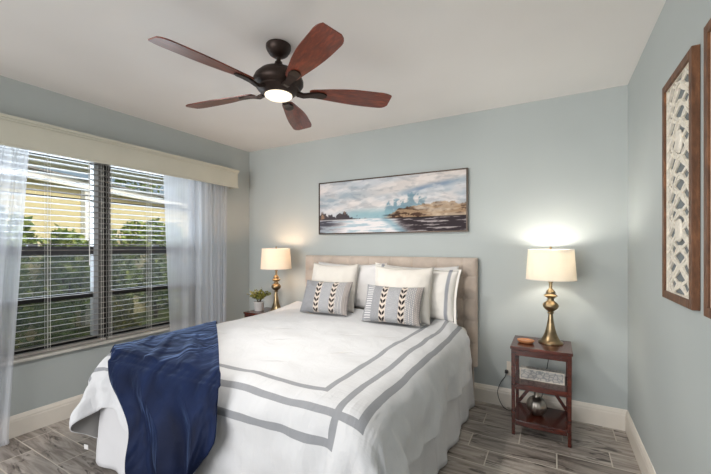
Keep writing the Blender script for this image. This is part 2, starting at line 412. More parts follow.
# ------------------------------------------------------------------ blinds
def blind(y0, y1, cords, label, wand):
    t = thing('venetian_blind', label, 'blind', (-0.03, (y0 + y1) / 2, WZ1), 0, 'venetian blinds in the window')
    L = Matrix.Translation(-t.location)
    def P(name, bm, m, **k):
        bm.transform(L); return obj(name, bm, m, t, **k)
    P('headrail', B((-0.06, 0.0, y0, y1, WZ1 - 0.045, WZ1 - 0.002), bev=0.003), M['slat'])
    bm = bmesh.new(); z = WZ0 + 0.055; pitch = 0.0435; tilt = math.radians(6)
    rng = random.Random(int(abs(y0) * 100))
    while z < WZ1 - 0.06:
        rows = []
        a = tilt + rng.uniform(-0.015, 0.015)
        for k in range(5):
            s = (k / 4 - 0.5) * 0.047; crown = 0.0022 * (1 - (2 * k / 4 - 1) ** 2)
            rows.append((-0.03 + s * math.cos(a), z + s * math.sin(a) + crown))
        th = 0.0020
        top = [[bm.verts.new((x, y, zz + th / 2)) for x, zz in rows] for y in (y0 + .003, y1 - .003)]
        bot = [[bm.verts.new((x, y, zz - th / 2)) for x, zz in rows] for y in (y0 + .003, y1 - .003)]
        for k in range(4):
            bm.faces.new((top[0][k], top[0][k+1], top[1][k+1], top[1][k])); bm.faces.new((bot[0][k+1], bot[0][k], bot[1][k], bot[1][k+1]))
        for k in (0, 4): bm.faces.new((top[0][k], top[1][k], bot[1][k], bot[0][k]) if k else (top[1][k], top[0][k], bot[0][k], bot[1][k]))
        for e in (0, 1):
            bm.faces.new(top[e] + bot[e][::-1])
        z += pitch
    bmesh.ops.recalc_face_normals(bm, faces=bm.faces)
    P('slats', bm, M['slat'])
    P('bottom_rail', B((-0.055, -0.005, y0 + .003, y1 - .003, WZ0 + 0.008, WZ0 + 0.028), bev=0.003), M['slat'])
    for cy in cords:
        bm = bmesh.new()
        for dx in (-0.0045, -0.0555):
            for dy in (-0.007, 0.007): box(bm, dx - 0.0008, dx + 0.0008, cy + dy - 0.001, cy + dy + 0.001, WZ0 + 0.02, WZ1 - 0.04)
        P('ladder_cord', bm, M['cord'])
    P('tilt_wand', tube([(0.008, wand, WZ1 - 0.05), (0.01, wand, 1.6), (0.01, wand + .003, 1.15)], 0.003, 6), M['cord'], smooth=60)
blind(WY0 + 0.01, -1.566, (-2.40, -1.95, -1.60), 'white horizontal-slat blind in the window half farther from the bed head', -1.70)
blind(-1.558, WY1 - 0.01, (-1.535, -1.20, -0.78), 'white horizontal-slat blind in the window half nearer the bed head', -0.86)

# ------------------------------------------------------------------ cornice valance
val = thing('window_valance', 'long cream painted box valance above the window', 'valance', (0, -1.6, 1.95))
def VP(name, bm, m=M['valance']):
    bm.transform(Matrix.Translation((0, 1.6, -1.95))); return obj(name, bm, m, val)
v0, v1 = -2.93, -0.285
VP('front_board', B((0.102, 0.118, v0, v1, 1.955, 2.146)))
VP('end_board', B((0.0, 0.104, v1 - 0.016, v1, 1.955, 2.146))); VP('end_board', B((0.0, 0.104, v0, v0 + 0.016, 1.955, 2.146)))
VP('top_board', B((0.0, 0.118, v0, v1, 2.140, 2.152)))
VP('crown_moulding', B((0.116, 0.126, v0 - 0.008, v1 + 0.006, 2.120, 2.136), (0.0, 0.134, v0 - 0.016, v1 + 0.012, 2.134, 2.155), bev=0.003))
VP('bottom_moulding', B((0.112, 0.126, v0 - 0.008, v1 + 0.006, 1.952, 1.968), bev=0.003))
VP('curtain_rod', tube([(0.07, v0 + 0.02, 2.00), (0.07, v1 - 0.02, 2.00)], 0.008, 10, smooth_n=0), M['trim'])

# ------------------------------------------------------------------ sheer curtains
def curtain(label, y0, y1, top0, top1, folds, seed, loc_y, puddle=False, bottom_shift=0.0):
    rng = random.Random(seed); ph = [rng.uniform(0, 6.28) for _ in range(6)]
    nx, nz = 150, 40; pts = []
    for j in range(nz):
        v = j / (nz - 1); z = 1.985 - v * 1.975
        for i in range(nx):
            u = i / (nx - 1)
            y = (top0 + (top1 - top0) * u) * (1 - v) + (y0 + (y1 - y0) * u) * v
            a = 0.010 + 0.008 * v
            w = folds(u)
            x = 0.07 + a * math.sin(w + ph[0] + 0.5 * v) + 0.006 * math.sin(w * 2.3 + ph[1] + v * 2) + 0.004 * math.sin(w * .5 + ph[2] - 3 * v)
            y += 0.006 * math.sin(w * 1.3 + ph[3] + 2 * v)
            if puddle and v > 0.955:
                q = (v - 0.955) / 0.045; x += 0.07 * q * q * (0.6 + 0.4 * math.sin(w * 0.35 + 1)); z2 = 0.012 + (z - 0.01) * (1 - 0.4 * q)
            else: z2 = z
            pts.append((x, y - loc_y, z2))
    o = obj('sheer_curtain', grid_mesh('sheer_curtain', pts, nx, nz), M['sheer'], smooth=180)
    o.location = (0, loc_y, 0)
    return tag(o, label, 'curtain', 'sheer curtains under the valance')
curtain('white sheer curtain panel hanging between the window and the bed head corner', -1.04, -0.405, -1.115, -0.40,
        lambda u: 48 * u ** 3 + 8 * u, 5, -0.75)
curtain('white sheer curtain panel pooling on the floor at the window end away from the bed', -2.86, -2.20, -2.88, -2.085,
        lambda u: 62 * u, 9, -2.5, True)

# ================================================================== outside the window
struct('ground_outside', B((-14, -0.14, -12, 14, -0.35, -0.15)), M['grass'])
struct('trim_1', B((-1.32, -0.14, -5.2, 1.2, 2.12, 2.20)), plain('eave_underside', (206, 196, 182), 0.8, nscale=6, nstr=0.0))
house = thing('neighbour_house', 'yellow stuccoed house with white eaves seen through the blinds', 'house', (-5.6, 0.6, -0.15), math.atan2(0.915, -0.4035) - PI / 2)
# local frame: +y along the house wall, -x away from our window
E0 = Vector((-3.55, -0.89, 0)); hd = Vector((-0.4035, 0.915, 0)).normalized(); hn = Vector((-0.915, -0.4035, 0)).normalized()
house.location = (E0.x, E0.y, -0.15)
def HP(name, bm, m): return obj(name, bm, m, house)
HP('outer_wall', B((-0.9, -0.14, -7, 9, 0, 2.5)), M['stucco'])
HP('eave_board', B((-0.03, 0.0, -7.3, 11.3, 2.46, 2.60)), M['fascia'])
HP('soffit', B((-0.9, -0.03, -7.3, 11.3, 2.47, 2.49)), M['fascia'])
bm = bmesh.new(); vs = [bm.verts.new(c) for c in ((0.06, -7.4, 2.60), (0.06, 11.4, 2.60), (-3.6, 11.4, 3.15), (-3.6, -7.4, 3.15), (0.06, -7.4, 2.63), (0.06, 11.4, 2.63), (-3.6, 11.4, 3.20), (-3.6, -7.4, 3.20))]
for f in ((0,3,2,1),(4,5,6,7),(0,1,5,4),(1,2,6,5),(2,3,7,6),(3,0,4,7)): bm.faces.new([vs[i] for i in f])
HP('roof', bm, M['roof'])
HP('downspout', B((-0.14, -0.05, 1.02, 1.22, 0.05, 2.47), bev=0.01), M['fascia'])

def leaf_cloud(bm, rng, c, r, n, size, power=1.0):
    for _ in range(n):
        d = Vector((rng.gauss(0, 1), rng.gauss(0, 1), rng.gauss(0, 1))).normalized() * (rng.random() ** (1 / 3 * power))
        p = Vector(c) + Vector((d.x * r[0], d.y * r[1], d.z * r[2]))
        s = size * rng.uniform(0.6, 1.3)
        a = Vector((rng.gauss(0, 1), rng.gauss(0, 1), rng.gauss(0, 1))).normalized(); b = a.cross(Vector((rng.gauss(0, 1), rng.gauss(0, 1), rng.gauss(0, 1)))).normalized()
        q = [p, p + a * s * .5 + b * s * .32, p + a * s + a.cross(b) * s * .1, p + a * s * .5 - b * s * .32]
        bm.faces.new([bm.verts.new(k) for k in q])
def shrub(name, label, base, r, h, n, size, seed, mat, group, lobes=7, trunk=3):
    rng = random.Random(seed)
    t = thing(name, label, 'shrub' if 'tree' not in name else 'tree', base, 0, group)
    bm = bmesh.new(); bs = bmesh.new()
    for k in range(lobes):
        a = rng.uniform(0, 6.28); q = rng.uniform(0.2, 0.75)
        c = (r[0] * q * math.cos(a), r[1] * q * math.sin(a), h * rng.uniform(0.25, 0.86))
        leaf_cloud(bm, rng, c, (r[0] * .5, r[1] * .5, h * .2), n // lobes, size)
        if k < trunk + 2: tube([(0.02 * k, 0, 0), (c[0] * .4, c[1] * .4, c[2] * .5), c], lambda s: 0.014 * (1 - .6 * s) * (1 if h < 3 else 4), 5, bs, 3)
    obj('foliage', bm, mat, t); obj('branches', bs, M['stem'], t)
ZG = -0.15
for i, (x, y, hh, lab, mt) in enumerate([
        (-2.69, -1.55, 1.75, 'green leafy shrub outside, seen between the curtain pooling on the floor and the window mullion', 'leaf'),
        (-3.09, -0.63, 1.62, 'green leafy shrub outside, just behind the dark window mullion', 'leaf'),
        (-3.50, 0.28, 1.72, 'green leafy shrub outside, seen through the blind half nearer the bed head', 'leaf'),
        (-3.90, 1.20, 1.75, 'green leafy shrub outside, seen behind the sheer curtain by the bed head', 'leaf'),
        (-4.30, 2.11, 1.8, 'farthest green shrub outside, low against the yellow house', 'leaf')]):
    shrub('garden_shrub', lab, (x, y, ZG), (0.42, 0.44), hh * 1.12, 3600, 0.10, 20 + i, M[mt], 'shrubs along the yellow house')
for i, (x, y, lab) in enumerate([(-1.7, -1.9, 'low yellow-green variegated bush close under the window, away from the bed'),
                            (-1.9, -1.2, 'low yellow-green variegated bush close under the window mullion'),
                            (-2.1, -0.4, 'low yellow-green variegated bush close under the window, toward the bed head')]):
    shrub('variegated_bush', lab, (x, y, ZG), (0.30, 0.30), 0.85, 1100, 0.07, 50 + i, M['leaf_yellow'] if i != 1 else M['leaf'], 'low bushes under the window')
shrub('garden_tree', 'green tree rising beyond the roof of the yellow house', (-12.2, 7.2, ZG), (2.0, 2.0), 5.6, 4200, 0.24, 77, M['leaf'], None, 9)

# ================================================================== ceiling fan
FX, FY = 1.858, -1.580
fan = thing('ceiling_fan', 'five-blade ceiling fan with cherry blades and a lit round lens', 'ceiling fan', (FX, FY, H))
obj('canopy', lathe([(0.066, 0), (0.070, -0.004), (0.070, -0.020), (0.064, -0.034), (0.052, -0.052), (0.034, -0.064), (0.018, -0.069), (0, -0.070)], 40), M['bronze'], fan, smooth=40)
obj('downrod', lathe([(0.0125, -0.06), (0.0125, -0.115)], 20), M['bronze'], fan, smooth=40)
obj('coupling', lathe([(0.014, -0.092), (0.020, -0.095), (0.022, -0.105), (0.036, -0.122), (0.044, -0.138), (0.046, -0.142)], 32), M['bronze'], fan, smooth=40)
obj('motor_housing', lathe([(r_, z_ + 0.047) for r_, z_ in [(0.045, -0.184), (0.075, -0.188), (0.105, -0.203), (0.130, -0.228), (0.140, -0.250), (0.140, -0.268), (0.128, -0.286), (0.116, -0.292), (0.116, -0.302), (0.100, -0.316), (0.085, -0.328), (0.078, -0.331), (0.0, -0.331)]], 56), M['bronze'], fan, smooth=35)
lens = obj('light_lens', lathe([(0.077, -0.283), (0.076, -0.289), (0.066, -0.297), (0.045, -0.303), (0.0, -0.306)], 48), M['fan_lens'], fan, smooth=60)
lamp('fan_lamp', 'AREA', (FX, FY, H - 0.315), 21, (1.0, 0.955, 0.90), size=0.14)
def blade_mesh():
    n, m = 40, 12; r0, r1 = 0.175, 0.66; bm = bmesh.new(); lay = []
    for side in (0.003, -0.003):
        g = []
        for i in range(n + 1):
            s = i / n; r = r0 + (r1 - r0) * s
            lead = 0.033 + 0.032 * math.sin(min(1, s / 0.75) * PI / 2) ** 1.3
            trail = -(0.033 + 0.042 * math.sin(min(1, s / 0.62) * PI / 2) ** 1.2)
            if s > 0.86:
                q = (s - 0.86) / 0.14
                lead *= math.sqrt(max(0, 1 - q ** 3 * 0.75)); trail *= math.sqrt(max(0, 1 - q ** 2.2 * 0.42))
            if s < 0.05:
                q = 1 - s / 0.05; lead *= 1 - .3 * q * q; trail *= 1 - .3 * q * q
            g.append([bm.verts.new((r, trail + (lead - trail) * k / m, side)) for k in range(m + 1)])
        lay.append(g)
    for i in range(n):
        for k in range(m):
            bm.faces.new((lay[0][i][k], lay[0][i+1][k], lay[0][i+1][k+1], lay[0][i][k+1])); bm.faces.new((lay[1][i][k+1], lay[1][i+1][k+1], lay[1][i+1][k], lay[1][i][k]))
    for k in (0, m):
        for i in range(n): bm.faces.new((lay[0][i][k], lay[1][i][k], lay[1][i+1][k], lay[0][i+1][k]))
    for i in (0, n):
        for k in range(m): bm.faces.new((lay[0][i][k], lay[0][i][k+1], lay[1][i][k+1], lay[1][i][k]))
    bmesh.ops.recalc_face_normals(bm, faces=bm.faces)
    me = bpy.data.meshes.new('blade'); bm.to_mesh(me); bm.free(); me.materials.append(M['cherry']); return me
def arm_mesh():
    bm = bmesh.new(); st = [(0.10, 0.020, 0.012, 0.004), (0.14, 0.017, 0.012, -0.006), (0.18, 0.020, 0.008, 0.0), (0.22, 0.028, 0.005, 0.003), (0.255, 0.026, 0.005, 0.003), (0.275, 0.012, 0.004, 0.003)]
    rings = []
    for r, w, t, z in st:
        rings.append([bm.verts.new((r, y, z - 0.009 + q)) for y, q in ((-w, -t), (w, -t), (w, 0.004), (-w, 0.004))])
    for a, b in zip(rings, rings[1:]):
        for i in range(4): bm.faces.new((a[i], a[(i+1) % 4], b[(i+1) % 4], b[i]))
    bm.faces.new(rings[0]); bm.faces.new(rings[-1]); bmesh.ops.recalc_face_normals(bm, faces=bm.faces)
    bmesh.ops.bevel(bm, geom=bm.edges[:], offset=0.002, segments=2, affect='EDGES')
    me = bpy.data.meshes.new('blade_arm'); bm.to_mesh(me); bm.free(); me.materials.append(M['bronze']); return me
bme, ame = blade_mesh(), arm_mesh()
FAN0 = 43.5
for k in range(5):
    a = math.radians(FAN0 + 72 * k)
    bl = obj('blade', bme, None, fan); bl.location = (0, 0, -0.255); bl.rotation_euler = Matrix.Rotation(a, 3, 'Z').to_4x4().to_euler()
    bl.rotation_mode = 'QUATERNION'; bl.rotation_quaternion = (Matrix.Rotation(a, 3, 'Z') @ Matrix.Rotation(math.radians(-13), 3, 'X')).to_quaternion()
    ar = obj('blade_arm', ame, None, bl)

# ================================================================== painting
PX0, PX1, PZ0, PZ1 = 1.048, 2.582, 1.425, 1.968
pt = thing('framed_painting', 'wide abstract seascape painting in a thin dark frame above the bed', 'painting', (0, 0, 0))
fw, fd = 0.012, 0.036
obj('frame', B((PX0, PX1, -fd, -0.001, PZ0, PZ0 + fw), (PX0, PX1, -fd, -0.001, PZ1 - fw, PZ1), (PX0, PX0 + fw, -fd, -0.001, PZ0 + fw, PZ1 - fw), (PX1 - fw, PX1, -fd, -0.001, PZ0 + fw, PZ1 - fw)), M['pframe'] if 'pframe' in M else plain('picture_frame', (70, 58, 48), 0.4, 0.4, nscale=20, nstr=0.0), pt)
def fbm(x, y, z=0.0, o=5): return noise.fractal(Vector((x, y, z)), 0.8, 2.0, o, noise_basis='PERLIN_ORIGINAL')
def sm(a, b, x):
    t = max(0, min(1, (x - a) / (b - a))); return t * t * (3 - 2 * t)
def mixc(a, b, f): return tuple(p + (q - p) * f for p, q in zip(a, b))
def paint_at(u, v):
    """u 0..1 across, v 0..1 up: cloudy sky, dark far shore, tan headland, pale bright water"""
    n = fbm(u * 4, v * 3, 1, 4) * .8; n2 = fbm(u * 2.2 + v * 1.2, v * 4 - u * 1.0, 7, 4) * .8; s = fbm(u * 5, v * 20, 3); bs = fbm(u * 26, v * 8, 5, 3)
    c = mixc((196, 198, 202), (160, 172, 182), sm(-0.4, 0.6, n2))
    c = mixc(c, (216, 208, 204), sm(-0.2, 0.6, n) * 0.8)
    # deep diagonal cloud upper right
    dg = v - (0.70 + 0.42 * (u - 0.62))
    c = mixc(c, (96, 120, 148), 0.6 * sm(0.09, 0.0, abs(dg + 0.05 * n)) * sm(0.58, 0.75, u) * sm(1.0, 0.85, u))
    c = mixc(c, (214, 204, 198), 0.8 * sm(0.16, 0.05, abs(dg - 0.14)) * sm(0.1, 0.6, u))
    # teal mountain
    k = 0.66 - 1.9 * abs(u - 0.655 - 0.10 * (v - .5)) + 0.22 * bs; k2 = sm(0.0, 0.10, k - v + 0.06) * sm(0.24, 0.34, v)
    c = mixc(c, (106, 138, 152), 0.70 * k2 * sm(-0.5, 0.1, n + 0.25))
    c = mixc(c, (146, 178, 186), 0.8 * sm(0.16, 0.0, abs(v - 0.33 - 0.03 * n)) * sm(0.10, 0.3, u) * sm(0.75, 0.5, u))
    # far dark shore on one side
    h = 0.25 + 0.15 * math.exp(-((u - 0.04) / 0.06) ** 2) + 0.13 * math.exp(-((u - 0.17) / 0.06) ** 2) + 0.05 * math.exp(-((u - 0.26) / 0.08) ** 2) + 0.07 * bs
    c = mixc(c, mixc((88, 84, 88), (150, 128, 112), sm(0.1, 0.4, n + 0.3 * bs)), sm(0.012, -0.012, v - h) * sm(0.40, 0.28, u))
    # tan headland
    hh = 0.27 + 0.14 * sm(0.48, 0.60, u) + 0.09 * sm(0.6, 0.86, u) - 0.06 * sm(0.9, 1.0, u) + 0.035 * bs
    tan = mixc((160, 138, 116), (92, 72, 60), sm(-0.05, 0.25, s + 0.6 * bs + 0.25 * sm(0.66, 0.5, u))); tan = mixc(tan, (210, 196, 178), sm(0.0, 0.5, n + s * .5) * 0.7)
    c = mixc(c, tan, sm(0.015, -0.01, v - hh) * sm(0.46, 0.56, u))
    c = mixc(c, (58, 56, 62), sm(0.02, 0, abs(v - 0.30 + 0.04 * n)) * sm(0.47, 0.52, u) * sm(0.62, 0.55, u) * 0.9)
    # water
    if v < 0.262:
        w = mixc((224, 220, 220), (176, 192, 200), sm(0.0, 0.4, s))
        dl = sm(0.30, 0.05, u + 0.35 * (0.26 - v) + 0.05 * s); w = mixc(w, mixc((92, 92, 100), (150, 156, 164), sm(-0.1, 0.3, s)), dl)
        dr = sm(0.50, 0.62, u - 0.25 * (0.26 - v) + 0.07 * s); w = mixc(w, mixc((70, 62, 66), (168, 160, 160), sm(0.05, 0.4, s + 0.4 * n)), dr)
        w = mixc(w, (118, 154, 170), 0.6 * sm(0.06, 0, abs(u - 0.52 - 0.5 * (0.2 - v))))
        c = mixc(c, w, sm(0.262, 0.252, v))
        c = mixc(c, (50, 40, 40), sm(0.012, 0.004, abs(v - 0.245)) * sm(0.45, 0.6, u))
    c = mixc(c, (214, 214, 214), sm(0.008, 0.003, abs(v - 0.256)) * sm(0.42, 0.36, u) * 0.8)
    c = mixc(c, (120, 128, 138), 0.22 * sm(0.05, 0.4, fbm(u * 9 + v * 6, v * 9 - u * 3, 11, 4)) * sm(0.3, 0.5, v)); c = mixc(c, (236, 230, 226), 0.3 * sm(0.05, 0.4, fbm(u * 8 - v * 3, v * 9, 17, 4)) * sm(0.3, 0.5, v))
    return c
nu, nv = 300, 108; pts = []; cs = []
for j in range(nv):
    for i in range(nu):
        u, v = i / (nu - 1), j / (nv - 1)
        pts.append((PX0 + fw + (PX1 - PX0 - 2 * fw) * u, -fd + 0.006, PZ0 + fw + (PZ1 - PZ0 - 2 * fw) * v)); cs.append(lin([max(8, min(246, (q - 175) * 1.18 + 168)) for q in paint_at(u, v)]))
obj('canvas', grid_mesh('canvas', pts, nu, nv, col=cs), M['painting'], pt)
obj('backing', B((PX0 + .005, PX1 - .005, -fd + 0.008, -0.0015, PZ0 + .005, PZ1 - .005)), M['fret_back'], pt)

# ================================================================== fretwork panels
def fret_panel(y0, y1, label):
    z0, z1 = 1.072, 2.018; t = thing('fretwork_panel', label, 'wall art', (W, (y0 + y1) / 2, (z0 + z1) / 2), 0, 'framed fretwork panels')
    w, h = y1 - y0, z1 - z0; fw = 0.032; th = 0.025
    # local: y across, z up, -x into the room
    def bx(*b): return B(*b, bev=0.002)
    obj('frame', bx((-th, -0.001, -w/2, -w/2 + fw, -h/2, h/2), (-th, -0.001, w/2 - fw, w/2, -h/2, h/2), (-th, -0.001, -w/2 + fw, w/2 - fw, -h/2, -h/2 + fw), (-th, -0.001, -w/2 + fw, w/2 - fw, h/2 - fw, h/2)), M['frame_wood'], t)
    obj('backing', B((-0.004, -0.001, -w/2 + .01, w/2 - .01, -h/2 + .01, h/2 - .01)), M['fret_back'], t)
    bm = bmesh.new(); iw, ih = w / 2 - fw, h / 2 - fw
    cnt = [0]
    def strip(P, s=0.0055, d0=-0.005, d1=-0.0105):
        cnt[0] += 1; d1 = d1 - 0.00016 * cnt[0]
        # clip polyline to the opening, then extrude a ribbon
        run = []
        def flush():
            if len(run) > 1:
                pr = None
                for i, (a, b) in enumerate(run):
                    c0 = run[max(0, i - 1)]; c1 = run[min(len(run) - 1, i + 1)]
                    tx, tz = c1[0] - c0[0], c1[1] - c0[1]; L = math.hypot(tx, tz) or 1; nx, nz = -tz / L * s, tx / L * s
                    q = [bm.verts.new((dd, a + k * nx, b + k * nz)) for dd, k in ((d0, 1), (d1, 1), (d1, -1), (d0, -1))]
                    if pr:
                        for m_ in range(3): bm.faces.new((pr[m_], pr[m_+1], q[m_+1], q[m_]))
                    pr = q
            run.clear()
        for p in P:
            if abs(p[0]) <= iw + 0.004 and abs(p[1]) <= ih + 0.004: run.append(p)
            else: flush()
        flush()
    lam = ih * 2 / 3.0
    N = 180; Z = [-ih + 2 * ih * i / N for i in range(N + 1)]
    for sgn in (1, -1):
        for ph in (0.25, 0.75):
            strip([(sgn * iw * 0.95 * math.sin(PI * (2 * (z / lam) + ph)), z) for z in Z], 0.0068)
        strip([(sgn * iw * 0.33 * (1.2 + math.sin(4 * PI * z / lam)), z) for z in Z], 0.005)
    for k in range(-7, 8):
        for sgn in (1, -1):
            strip([(sgn * iw * q / 12, k * lam / 4 + 0.05 * math.cos(PI * q / 12)) for q in range(0, 13)], 0.005)
    strip([(-iw, -ih), (iw, -ih), (iw, ih), (-iw, ih), (-iw, -ih)], 0.006)
    for zc in (0.18, -0.18):   # solid medallions
        m = lathe([(0.036, 0), (0.038, 0.004), (0.034, 0.010), (0.0, 0.012)], 28)
        m.transform(Matrix.Translation((-0.008, 0, zc)) @ Matrix.Rotation(-PI / 2, 4, 'Y') @ Matrix.Diagonal((1.25, 1, 1, 1)))
        tmp = bpy.data.meshes.new('t'); m.to_mesh(tmp); m.free(); bm.from_mesh(tmp); bpy.data.meshes.remove(tmp)
    bmesh.ops.recalc_face_normals(bm, faces=bm.faces)
    obj('lattice', bm, M['fret'], t)
fret_panel(-1.432, -1.035, 'wood-framed white fretwork panel with round medallions, the one closer to the room corner')
fret_panel(-1.952, -1.548, 'wood-framed white fretwork panel cut by the edge of the view, farther from the room corner')
